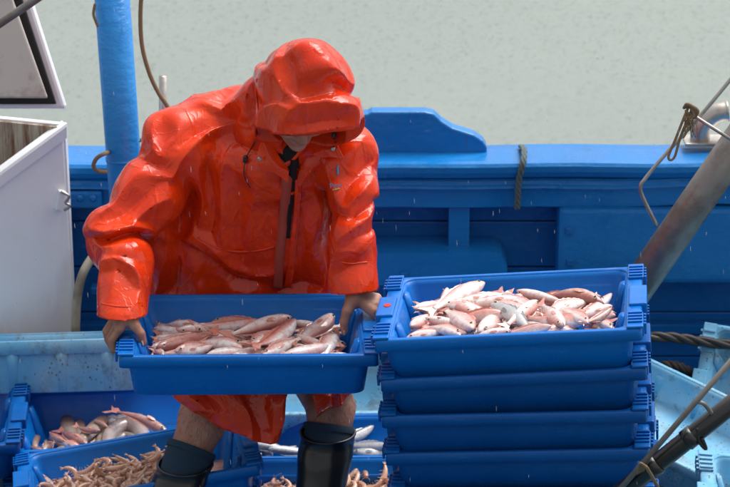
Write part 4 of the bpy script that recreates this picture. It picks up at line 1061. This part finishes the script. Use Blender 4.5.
def make_fish(name, kind, skin, fin, bend=0.0, droop=0.0, full=True, L=1.0):
    """unit fish lying on its side: nose at x=0, tail at x=1.0, back towards +y, thickness along z"""
    T, U_, D_, W_ = prof(kind); BL = .84; n = 26; seg = 16
    def cen(x): return (0 + bend * (x - .35) ** 2, droop * (x - .4) ** 2)
    root = empty(name); rs = []
    for i in range(n):
        t = (i / (n - 1)) ** 1.15; u = np.interp(t, T, U_); d = np.interp(t, T, D_); w = np.interp(t, T, W_); gl = 1 - .11 * math.exp(-((t - .255) / .014) ** 2)
        cy, cz = cen(t * BL)
        rs.append([(t * BL, cy + (u if math.sin(a) > 0 else d) * math.sin(a) * gl, cz + w * math.copysign(abs(math.cos(a)) ** .9, math.cos(a)) * gl) for a in [2 * math.pi * j / seg for j in range(seg)]])
    MB().rings(rs, cap0=True, cap1=True).build('body', skin, root, True, False)
    def fan(nm, pts, th=.004, m=fin):
        mb = MB(); k = len(pts); c = sum((Vector(p) for p in pts), Vector()) / k
        v = [c + Vector((0, 0, th))] + [Vector(p) + Vector((0, 0, (th * .5 if i % 2 else -.0 * th))) for i, p in enumerate(pts)] + [c - Vector((0, 0, th))] + [Vector(p) - Vector((0, 0, th * .5)) for p in pts]
        F_ = []
        for i in range(k):
            a, b = 1 + i, 1 + (i + 1) % k; F_ += [[0, a, b], [k + 1, k + 1 + b, k + 1 + a], [a, k + 1 + a, k + 1 + b, b]]
        mb.add(v, F_); mb.build(nm, m, root, False, False)
    cy, cz = cen(.83); c2, z2 = cen(.95); tw = .035 if kind != 'gurnard' else .025; sp = .115 if kind == 'bream' else .085
    fan('tail_fin', [(.82, cy + tw, cz), (.88, cy + .055, cz + .004), (.95, c2 + sp * .85, z2 + .01), (1.0, c2 + sp, z2 + .012), (.965, c2 + sp * .5, z2 + .004), (.935, c2 + sp * .2, z2 + .008), (.925, c2, z2), (.935, c2 - sp * .2, z2 + .008), (.965, c2 - sp * .5, z2), (1.0, c2 - sp, z2 + .005), (.95, c2 - sp * .85, z2 + .006), (.88, cy - .055, cz), (.82, cy - tw, cz)])
    if full:
        def yt(x): t = x / BL; return np.interp(t, T, U_) + cen(x)[0]
        def yd(x): t = x / BL; return -np.interp(t, T, D_) + cen(x)[0]
        top = [(x, yt(x) + .030 * (1 if i % 2 else .7) * math.sin(math.pi * (x - .22) / .56) ** .5 if .23 < x < .77 else yt(x), cen(x)[1]) for i, x in enumerate(np.linspace(.225, .775, 14))]
        bot = [(x, yt(x) - .012, cen(x)[1]) for x in np.linspace(.775, .225, 6)]
        fan('dorsal_fin', top + bot, .004)
        xs_ = np.linspace(.52, .70, 6)
        fan('anal_fin', [(x, yd(x) - .026 * (1 - (x - .52) / .24), cen(x)[1]) for x in xs_] + [(x, yd(x) + .01, cen(x)[1]) for x in xs_[::-1]], .004)
        w0 = np.interp(.28, T, W_)
        for s_ in (1,):
            z0 = s_ * (w0 * .94)
            fan('pectoral_fin', [(.245, -.012, z0), (.30, .010, z0 + .012), (.37, .002, z0 + .016), (.385, -.018, z0 + .014), (.35, -.036, z0 + .010), (.28, -.032, z0 + .004)], .003)
        ex = .085 if kind != 'gurnard' else .10; ey = np.interp(ex / BL, T, U_) * .42; ez = np.interp(ex / BL, T, W_) * .83 ; er = .025 if kind == 'bream' else .019
        for s_ in (1, -1):
            e = MB().rings([[(ex + math.cos(a) * er * c, ey + math.sin(a) * er * c, s_ * (ez + er * h)) for a in [2 * math.pi * j / 12 for j in range(12)][::s_]] for c, h in ((1.05, -.3), (1.0, .2), (.72, .42))], cap1=True).build('eye', EYEW, root, True, False)
            MB().rings([[(ex + math.cos(a) * er * c, ey + math.sin(a) * er * c, s_ * (ez + er * h)) for a in [2 * math.pi * j / 10 for j in range(10)][::s_]] for c, h in ((.70, .40), (.55, .62), (.2, .70))], cap1=True).build('pupil', PUP, e, True, False)
        MB().rings([[(x, yy + .004 * math.cos(a), zz + .004 * math.sin(a)) for a in [R(60 * j) for j in range(6)]] for x, yy, zz in ((.004, -.003, .005), (.02, -.010, .016), (.038, -.016, .026))]).build('mouth', PUP, root, True, False)
    return root
used = set()
PROTO = {}
def get_proto(key):
    kind, var = key
    if key not in PROTO:
        kk = {'pink': ('bream', PINK, FINM), 'pinkslim': ('slim', PINK, FINM), 'red': ('slim', REDF, FINM), 'silver': ('slim', SILV, FINS), 'gurnard': ('gurnard', REDF, FINM)}[kind]
        bend = (0, .22, -.20)[var]; droop = (-.05, -.22, .12)[var]
        PROTO[key] = make_fish('fish', kk[0], kk[1], kk[2], bend, droop); return PROTO[key]
    return copy_tree(PROTO[key])
def lay(kind, head, tail, up_, side=1, roll=0.0, fat=1.0, label='', group=None, var=None, lift=0.0, cat='fish', dorsal=1, face=.75):
    var = random.randrange(3) if var is None else var
    o = get_proto((kind, var)); o.parent = None
    d = tail - head; L = d.length; d.normalize()
    tocam = (CAM - head).normalized(); up_ = (up_ * .55 + tocam * face).normalized()
    z = (up_ - d * up_.dot(d)).normalized(); z = Matrix.Rotation(roll, 3, d) @ z; y = z.cross(d)
    if dorsal < 0: y = -y; z = -z
    Mx = Matrix((d, y, z)).transposed().to_4x4(); Mx.translation = head + up_ * lift
    o.matrix_world = Mx @ Matrix.Diagonal((L, L * fat, L * fat * (.95 + random.random() * .15), 1))
    return tag(o, label, cat, group)
def pl(M_, px, py, z): return on_plane(px, py, M_ @ Vector((0, 0, z)), (M_.to_3x3() @ Vector((0, 0, 1))).normalized())
def filler(M_, n, zr, xr, yr, kind, L, label, group, rnd):
    up_ = (M_.to_3x3() @ Vector((0, 0, 1))).normalized()
    for k in range(n):
        x = rnd.uniform(*xr); y = rnd.uniform(*yr); a = rnd.gauss(0, .55) + (math.pi if rnd.random() < .5 else 0) ; l_ = L * rnd.uniform(.8, 1.1); z = rnd.uniform(*zr)
        dx, dy = math.cos(a) * l_ / 2, math.sin(a) * l_ / 2
        x = max(xr[0] + abs(dx), min(xr[1] - abs(dx), x)); y = max(yr[0] + abs(dy) * .9, min(yr[1] - abs(dy) * .9, y))
        lay(kind if rnd.random() < .5 else 'pinkslim' if kind == 'pink' else kind, M_ @ Vector((x - dx, y - dy, z)), M_ @ Vector((x + dx, y + dy, z - .012)), up_, roll=rnd.uniform(-.5, .5), label=label, group=group, dorsal=rnd.choice((1, -1)))
rn = random.Random(5)
GS, GC = 'pink fish heaped in the top crate of the stack', 'pink fish in the carried crate'
filler(MT, 66, (CH - .058, CH - .012), (-.248, .250), (-.140, .150), 'pink', .17, 'pink fish lying under others in the stack crate heap', GS, rn)
filler(MC, 64, (CH - .078, CH - .040), (-.246, .248), (-.145, .160), 'pink', .17, 'pink fish lying under others in the carried crate', GC, rn)
# (kind, head px, tail px, height above rim, fatness, label)
TOPF = [
 ('pink',(485,283),(430,311),.016,1.0,'silvery pink fish highest on the heap, head raised at the back of the stack'),
 ('pink',(406,309),(440,303),-.002,1.1,'short pink fish at the back left corner of the stack crate'),
 ('pink',(401,328),(437,312),.000,1.05,'pink fish with its blunt head against the left wall of the stack crate'),
 ('pink',(403,338),(446,331),-.002,1.0,'pale pink fish lowest at the front left of the stack crate'),
 ('pink',(474,315),(446,292),.006,1.1,'pink fish with reddish tail up, left of the middle of the stack crate'),
 ('pink',(461,337),(423,325),.002,.85,'slim white bellied fish beside the front rim, left part of the stack crate'),
 ('pink',(473,330),(440,306),.008,1.15,'plump pink fish facing the front rim in the left half of the stack crate'),
 ('pink',(523,300),(468,304),.002,1.0,'rosy fish lying level across the middle back of the stack crate'),
 ('pink',(480,336),(504,309),.006,1.1,'pink fish nosing the front rim just left of the middle of the stack'),
 ('silver',(493,304),(530,325),.014,1.5,'grey silver fish with dark back among the pink ones in the stack crate'),
 ('pink',(538,300),(508,324),.018,1.15,'whitest fish in the middle of the stack crate heap'),
 ('pink',(512,330),(482,337),.006,1.0,'small pink fish along the front rim in the middle of the stack crate'),
 ('pink',(530,309),(500,290),.004,.9,'fish with thin red tail sticking up behind the middle of the stack crate'),
 ('pink',(564,326),(531,294),.012,.95,'long pink fish slanting down to the front rim, right of the middle'),
 ('pink',(588,329),(553,303),.014,.95,'pink fish slanting to the front rim, third from the right end of the stack crate'),
 ('pink',(552,330),(517,336),.008,1.0,'pink fish lying along the front rim under the slanting ones'),
 ('red',(604,299),(538,291),.002,1.2,'brownish red fish along the back wall of the stack crate'),
 ('pink',(613,305),(576,320),.014,1.2,'plump pale pink fish near the right end of the stack crate'),
 ('red',(619,309),(585,333),.016,1.15,'darker red fish with its head at the right wall of the stack crate'),
 ('pink',(617,327),(592,318),.000,1.1,'pink fish tucked in the front right corner of the stack crate'),
 ('pink',(548,313),(586,300),.004,1.0,'pink fish half covered behind the slanting ones at the right of the stack crate'),
 ('pink',(538,334),(572,332),-.002,1.0,'pink fish mostly hidden by the front rim, right half of the stack crate'),
 ('pink',(425,318),(457,324),.004,1.0,'small pink fish between the two left end fish of the stack crate'),
]
CARF = [
 ('pinkslim',(292,316),(222,337),.004,1.25,'long pink fish, head up to the right, across the middle of the carried crate'),
 ('red',(156,348),(229,329),.000,1.15,'dark reddish brown fish slanting across the left of the carried crate'),
 ('pinkslim',(176,330),(240,327),-.012,1.2,'white bellied fish along the back left of the carried crate'),
 ('pinkslim',(192,334),(136,342),-.012,1.2,'pale pink fish reaching the left wall of the carried crate'),
 ('pink',(164,355),(134,347),-.004,1.2,'silvery pink fish head at the front left corner of the carried crate'),
 ('pink',(176,352),(206,348),-.004,1.2,'short silver pink fish by the front rim, left half of the carried crate'),
 ('pink',(243,346),(200,341),-.002,1.15,'white fish belly up behind the front rim of the carried crate'),
 ('pink',(206,355),(248,351),-.004,1.1,'pink fish lying along the front rim left of the middle of the carried crate'),
 ('pink',(252,345),(281,330),.002,1.2,'plump white and pink fish with head down in the middle of the carried crate'),
 ('pinkslim',(297,323),(257,353),.010,1.2,'pink fish with its back to the middle, head up beside the long one'),
 ('pinkslim',(262,356),(300,338),.004,1.1,'thin pink fish with red fins beside the front rim, middle of the carried crate'),
 ('pinkslim',(293,335),(328,347),-.002,1.2,'white fish slanting down right of the middle of the carried crate'),
 ('pinkslim',(290,322),(322,328),-.014,1.2,'silver fish along the back wall of the carried crate'),
 ('pink',(334,316),(300,342),.002,1.15,'grey pink fish whose head is under the thumb at the right of the carried crate'),
 ('pink',(336,333),(322,356),.000,1.2,'fish standing against the right wall of the carried crate'),
 ('pinkslim',(284,356),(352,344),.006,1.15,'pink fish with an orange tail pointing to the right end of the carried crate'),
 ('pink',(232,357),(270,350),-.006,1.1,'pink fish half hidden by the front rim in the middle of the carried crate'),
 ('pink',(312,352),(288,345),-.006,1.1,'small pink fish between two slanting ones at the right of the carried crate'),
]
for M_, LST, grp, dz in ((MT, TOPF, GS, -.020), (MC, CARF, GC, -.036)):
    up_ = (M_.to_3x3() @ Vector((0, 0, 1))).normalized()
    for i, (k_, h_, t_, z_, fat, lab) in enumerate(LST):
        z = CH + dz + z_
        h = pl(M_, h_[0], h_[1], z + .004); t = pl(M_, t_[0], t_[1], z - .008)
        dd = t - h; ln = min(.215, max(.135, dd.length * 1.2 * rn.uniform(.88, 1.12))); t = h + dd.normalized() * ln
        Mi_ = M_.inverted(); hl_, tl_ = Mi_ @ h, Mi_ @ t
        for q_ in (hl_, tl_): q_.x = max(-.245, min(.245, q_.x)); q_.y = max(-.150, min(.170, q_.y))
        h, t = M_ @ hl_, M_ @ tl_
        lay(k_, h, t, up_, roll=rn.uniform(-.35, .35), fat=fat * rn.uniform(.80, 1.05), label=lab, group=grp, dorsal=rn.choice((1, -1)))
# silver fish in the crate behind the boot
GM = 'silver fish in the crate behind the right boot'
MKF = [((245,443),(287,449),.02,'silver fish with its head at the left of the crate behind the boot'), ((229,444),(243,459),.012,'pale fish in the left corner of the crate behind the boot'), ((244,447),(256,462),.02,'silver fish with a brown edge, second from the left corner'), ((268,449),(300,452),.012,'dark backed silver fish just left of the black boot'), ((374,428),(340,444),.03,'silver fish with raised head right of the black boot'), ((390,446),(345,446),.02,'plump white silver fish lying level right of the boot'), ((352,452),(395,453),.008,'silver fish under the level one right of the boot'), ((262,456),(232,453),.006,'silver fish partly under others, left of the boot'), ((300,446),(345,440),.004,'silver fish behind the black boot')]
up_ = (MK.to_3x3() @ Vector((0, 0, 1))).normalized()
for h_, t_, z_, lab in MKF:
    h = pl(MK, h_[0], h_[1], .045 + z_ + .004); t = pl(MK, t_[0], t_[1], .045 + z_ - .008); t = h + (t - h).normalized() * min(.22, max(.15, (t - h).length * 1.1))
    lay('silver', h, t, up_, roll=rn.uniform(-.3, .3), fat=1.25, label=lab, group=GM, dorsal=rn.choice((1, -1)))
filler(MK, 16, (.020, .045), (-.25, .25), (-.1, .17), 'silver', .19, 'silver fish at the bottom of the crate behind the boot', GM, rn)
for mm, s_ in ((LOWER[2], -.10), (LOWER[1], .20), (LOWER[0], .235)):
    up_ = (mm.to_3x3() @ Vector((0, 0, 1))).normalized()
    lay('pink', mm @ Vector((s_ + .04, -.135, CH - .045)), mm @ Vector((s_ - .10, -.14, CH - .052)), up_, face=.1, label={0: 'fish glimpsed at the right end of the second crate', 1: 'fish glimpsed at the right of the third crate', 2: 'fish glimpsed over the front rim of the fourth crate'}[[LOWER[0], LOWER[1], LOWER[2]].index(mm)], group='fish between the stacked crates')
# mixed catch
up_ = (MM.to_3x3() @ Vector((0, 0, 1))).normalized()
def mx(px, py, z): return pl(MM, px, py, z)
lay('gurnard', mx(170, 433, .09), mx(111, 402, .125), up_, roll=.3, fat=1.0, label='long red gurnard with its tail raised towards the back of the mixed crate', group=None, var=1)
lay('red', mx(88, 445, .06), mx(56, 428, .055), up_, roll=.2, fat=1.3, label='small red fish lying across the middle of the mixed crate', var=0)
lay('red', mx(40, 455, .045), mx(16, 449, .04), up_, roll=.2, fat=1.5, label='red fish head at the left end of the mixed crate', var=0)
lay('red', mx(41, 450, .055), mx(58, 440, .05), up_, roll=.2, fat=1.6, label='stubby red fish beside the curled pale squid', var=0)
lay('red', mx(116, 425, .06), mx(142, 419, .055), up_, roll=.2, fat=1.2, label='red fish lying above the pale curled eel', var=0)
def cuttle(a, b, w, label, z=.045):
    A_, B_ = mx(a[0], a[1], z), mx(b[0], b[1], z - .01); d = (B_ - A_); L = d.length; d.normalize(); y = up_.cross(d)
    t = empty('cuttlefish', A_, label=label, cat='cuttlefish', group='pale cuttlefish in the mixed crate'); w = w / 350
    rs = []
    for i in range(14):
        u = i / 13; r_ = w * math.sqrt(max(0.0, 1 - (2 * u - 1) ** 2)) ** .8 * (1 - .25 * u) + .001
        rs.append([A_ + d * (u * L) + y * math.cos(q_) * r_ + up_ * math.sin(q_) * r_ * .62 for q_ in [2 * math.pi * j / 14 for j in range(14)]])
    MB().rings(rs, cap0=True, cap1=True).build('mantle', BEIGE, t, True)
    for j in range(5):
        b0 = A_ + d * (L * .93) + y * (j - 2) * w * .25; e0 = b0 + d * (.030 + .008 * (j % 2)) + y * (j - 2) * .008 - up_ * .008
        MB().tube([b0, b0.lerp(e0, .5) + up_ * .006 + y * .004 * (-1) ** j, e0], lambda u: .0042 * (1 - .75 * u), 7, 4).build('arm', BEIGE, t, True)
cuttle((66, 416), (72, 442), 9, 'upright oval cuttlefish at the back of the mixed heap', .05); cuttle((79, 420), (82, 440), 6.5, 'smaller brown cuttlefish beside the upright one', .05)
cuttle((106, 416), (78, 444), 9, 'largest long cuttlefish slanting over the mixed heap', .065); cuttle((50, 436), (80, 450), 8, 'pale cuttlefish in front of the red fish', .05)
cuttle((84, 446), (54, 452), 10, 'pale round cuttlefish by the front of the mixed crate', .04); cuttle((17, 459), (44, 458), 8, 'white cuttlefish at the left end of the mixed crate', .03)
cuttle((98, 438), (70, 452), 9, 'cuttlefish low in the middle of the mixed heap', .035); cuttle((106, 424), (100, 450), 8, 'brownish cuttlefish beside the curled eel', .045); cuttle((112, 446), (92, 455), 8, 'grey cuttlefish at the front under the eel', .03)
SQ = mat('squid_flesh', (.5, .47, .49), .25, coat=.6, sss=.2); g = N(SQ); g.col(g.mix(g.ramp(g.noise(60, 4), [(.5, 0), (.64, 1)]), (.50, .46, .48), (.32, .20, .20)))
sq = MB(); c = mx(117, 422, .05)
sq.rings([[c + V3(math.cos(a) * r_ * 1.1, math.sin(a) * r_ * .8, z_ + .003 * math.sin(a * 4 + i)) for a in [2 * math.pi * j / 18 for j in range(18)]] for i, (r_, z_) in enumerate(((.010, -.03), (.034, -.02), (.040, -.002), (.030, .012), (.015, .018), (.003, .019)))], cap1=True)
tag(sq.build('squid', SQ, None, True), 'translucent whitish squid lump between cuttlefish and gurnard', 'squid')
arc = [(107, 446), (109, 436), (116, 429), (127, 426), (138, 430), (144, 438), (150, 446), (160, 452)]
t = empty('eel', mx(125, 440, .03), label='thick pale eel curled in an arch in the mixed crate', cat='eel')
ep = [mx(a, b, .055 - .004 * i) for i, (a, b) in enumerate(arc)]
EELM = fish_mat('eel_skin', (.22, .15, .13), (.42, .33, .30), (.56, .49, .46), (.30, .14, .12), red=.4)
MB().tube(ep, lambda u: .022 * (.35 + 1.1 * math.sin(math.pi * min(1, u * .8 + .12))) * .85, 16, 6).build('body', EELM, t, True)
arc2 = [(113, 450), (117, 441), (125, 436), (134, 439), (139, 447)]
MB().tube([mx(a, b, .035) for a, b in arc2], lambda u: .013, 12, 5).build('belly', EELM, t, True)
cs_ = MB().tube([mx(37, 438, .06), mx(35, 446, .06), mx(39, 453, .05), mx(45, 449, .055), mx(46, 441, .06)], lambda u: .0085 * (1 - .6 * u) + .002, 12, 5)
tag(cs_.build('squid', BEIGE, None, True), 'curled pale squid arm at the left of the mixed crate', 'squid')
for (h_, t_, lab) in (((30, 447), (52, 455), 'red fish low at the front left of the mixed crate'), ((100, 432), (72, 428), 'red fish lying over the largest cuttlefish'), ((48, 433), (70, 446), 'orange red fish behind the pale cuttlefish'), ((94, 420), (112, 428), 'small red fish at the back of the mixed heap'), ((24, 454), (46, 460), 'red fish nearest the left corner of the mixed crate'), ((90, 452), (116, 446), 'red fish along the front of the mixed heap'), ((62, 442), (88, 452), 'small pink fish under the pale cuttlefish')):
    lay('red' if 'red' in lab else 'pink', mx(h_[0], h_[1], .082), mx(t_[0], t_[1], .07), up_, roll=.3, fat=1.3, label=lab)
# prawns
PRM = mat('prawn_shell', (.60, .36, .24), .3, coat=.5, sss=.2); g = N(PRM); oi = g.n('ShaderNodeObjectInfo')
g.col(g.mix(g.math('MULTIPLY', oi.outputs['Random'], .8), g.mix(g.ramp(g.noise(50, 4), [(.45, 0), (.65, 1)]), (.64, .37, .25), (.46, .19, .12)), (.68, .48, .36)))
def make_prawn(curl):
    root = empty('prawn'); rs = []; n = 15
    for i in range(n):
        u = i / (n - 1); a = curl * u; x = math.sin(a) / curl if curl else u; y = (1 - math.cos(a)) / curl if curl else 0
        r_ = .125 * (math.sin(math.pi * min(1, u * .78 + .16)) ** .6) * (1 + .10 * (i % 2)); nx_, ny_ = -math.sin(a), math.cos(a)
        rs.append([(x + nx_ * r_ * math.cos(q_), y + ny_ * r_ * math.cos(q_), r_ * .8 * math.sin(q_)) for q_ in [2 * math.pi * j / 9 for j in range(9)]])
    MB().rings(rs, cap0=True, cap1=True).build('body', PRM, root, True, False)
    e = Vector(rs[-1][0]).lerp(Vector(rs[-1][4]), .5); d = (e - Vector(rs[-3][0]).lerp(Vector(rs[-3][4]), .5)).normalized(); s_ = Vector((-d.y, d.x, 0))
    tf = MB()
    for k in (-1, 0, 1): tf.tube([e, e + d * .10 + s_ * k * .05, e + d * .17 + s_ * k * .085], lambda u: .030 * (1 - u * .5), 5, 2)
    tf.build('tail_fan', PRM, root, True, False)
    lg = MB(); rr = random.Random(int(curl * 10))
    for k in range(7):
        u = .12 + k * .10; a = curl * u; x, y = math.sin(a) / curl, (1 - math.cos(a)) / curl
        ix, iy = -math.sin(a), math.cos(a); z_ = .03 * (-1) ** k
        lg.tube([(x + ix * .05, y + iy * .05, z_), (x + ix * .14 - .03, y + iy * .14, z_ * 2), (x + ix * .20 - .07, y + iy * .22, z_ * 3)], lambda u: .014 * (1 - .7 * u), 4, 2)
    lg.build('legs', PRM, root, True, False); root.children[-1]['kind'] = 'stuff'
    an = MB()
    for k in (-1, 1): an.tube([(0, 0, .02 * k), (-.12, .08 * k, .06), (-.28, .20 * k, .04), (-.40, .20 * k, -.05)], lambda u: .006, 4, 3)
    an.build('antennae', PRM, root, True, False); root.children[-1]['kind'] = 'stuff'
    return root
pr = [make_prawn(c_) for c_ in (1.0, 1.7, 2.4)]; fresh = [True] * 3
def prawns(M_, pxr, n, z0, label, group, rnd, mound=.02):
    Mi = M_.inverted()
    for k in range(n):
        px, py = rnd.uniform(*pxr[0]), rnd.uniform(*pxr[1]); c = Mi @ pl(M_, px, py, z0)
        if abs(c.x) > .245 or abs(c.y) > .175 or (M_ is MS1 and c.x > .13): continue
        i = rnd.randrange(3)
        if fresh[i]: o = pr[i]; fresh[i] = False
        else: o = copy_tree(pr[i])
        z = z0 + rnd.uniform(-.022, .012) + mound * math.cos(c.x * 5) * math.cos(c.y * 6); s_ = rnd.uniform(.050, .068)
        o.matrix_world = M_ @ Matrix.Translation((c.x, c.y, z)) @ Euler((rnd.uniform(-.9, .9), rnd.uniform(-.5, .5), rnd.uniform(0, 6.28))).to_matrix().to_4x4() @ Matrix.Diagonal((s_, s_, s_, 1))
        tag(o, label, 'prawn', group)
prawns(MS1, ((38, 200), (450, 505)), 420, CH - .072, 'pale orange prawn in the heap left of the boots', 'prawns in the left crate', rn)
prawns(MS2, ((225, 440), (470, 510)), 190, CH - .062, 'pale orange prawn in the heap behind the right boot', 'prawns in the middle crate', rn, .015)
for M_, z0 in ((MS1, CH - .088), (MS2, CH - .078)):
    MB_ = MB(); nx_, ny_ = 40, 26; V_2 = []
    for i in range(nx_):
        for j in range(ny_):
            x = -.255 + .51 * i / (nx_ - 1); y = -.18 + .36 * j / (ny_ - 1); V_2.append(M_ @ Vector((x, y, max(.012, z0 - (max(0, x - .08) * .6 if M_ is MS1 else 0) + .015 * math.cos(x * 5) * math.cos(y * 6) + rn.uniform(-.006, .006)))))
    F_2 = [[i * ny_ + j, (i + 1) * ny_ + j, (i + 1) * ny_ + j + 1, i * ny_ + j + 1] for i in range(nx_ - 1) for j in range(ny_ - 1)]
    tag(mk('prawn_heap', V_2, F_2, PRM), 'lower layers of the prawn heap in the left crate' if M_ is MS1 else 'lower layers of the prawn heap in the middle crate', 'prawns', kind='stuff')

# ------------------------------------------------------------------ falling rain
RAIN = mat('rain_water', (.9, .93, .95), .05, spec=.6, trans=.55, ior=1.33)
rr_ = random.Random(21); mb = MB()
for k in range(420):
    Y = rr_.uniform(4.8, 9.5); px = rr_.uniform(-60, 800); py = rr_.uniform(-40, 520); c = P(px, py, Y)
    if c.z < .2: continue
    d = V3(.06 + rr_.uniform(-.02, .02), .02, -1).normalized(); L = rr_.uniform(.006, .013); r_ = rr_.uniform(.0003, .0006); a = d.orthogonal().normalized(); b = d.cross(a)
    v = [c - d * L] + [c + (a * math.cos(t_) + b * math.sin(t_)) * r_ for t_ in (0, 1.57, 3.14, 4.71)] + [c + d * L * .5]
    mb.add(v, [[0, 1, 2], [0, 2, 3], [0, 3, 4], [0, 4, 1], [5, 2, 1], [5, 3, 2], [5, 4, 3], [5, 1, 4]])
tag(mb.build('rain', RAIN, None, True), 'thin falling raindrops in front of the boat and the water', 'rain', kind='stuff')
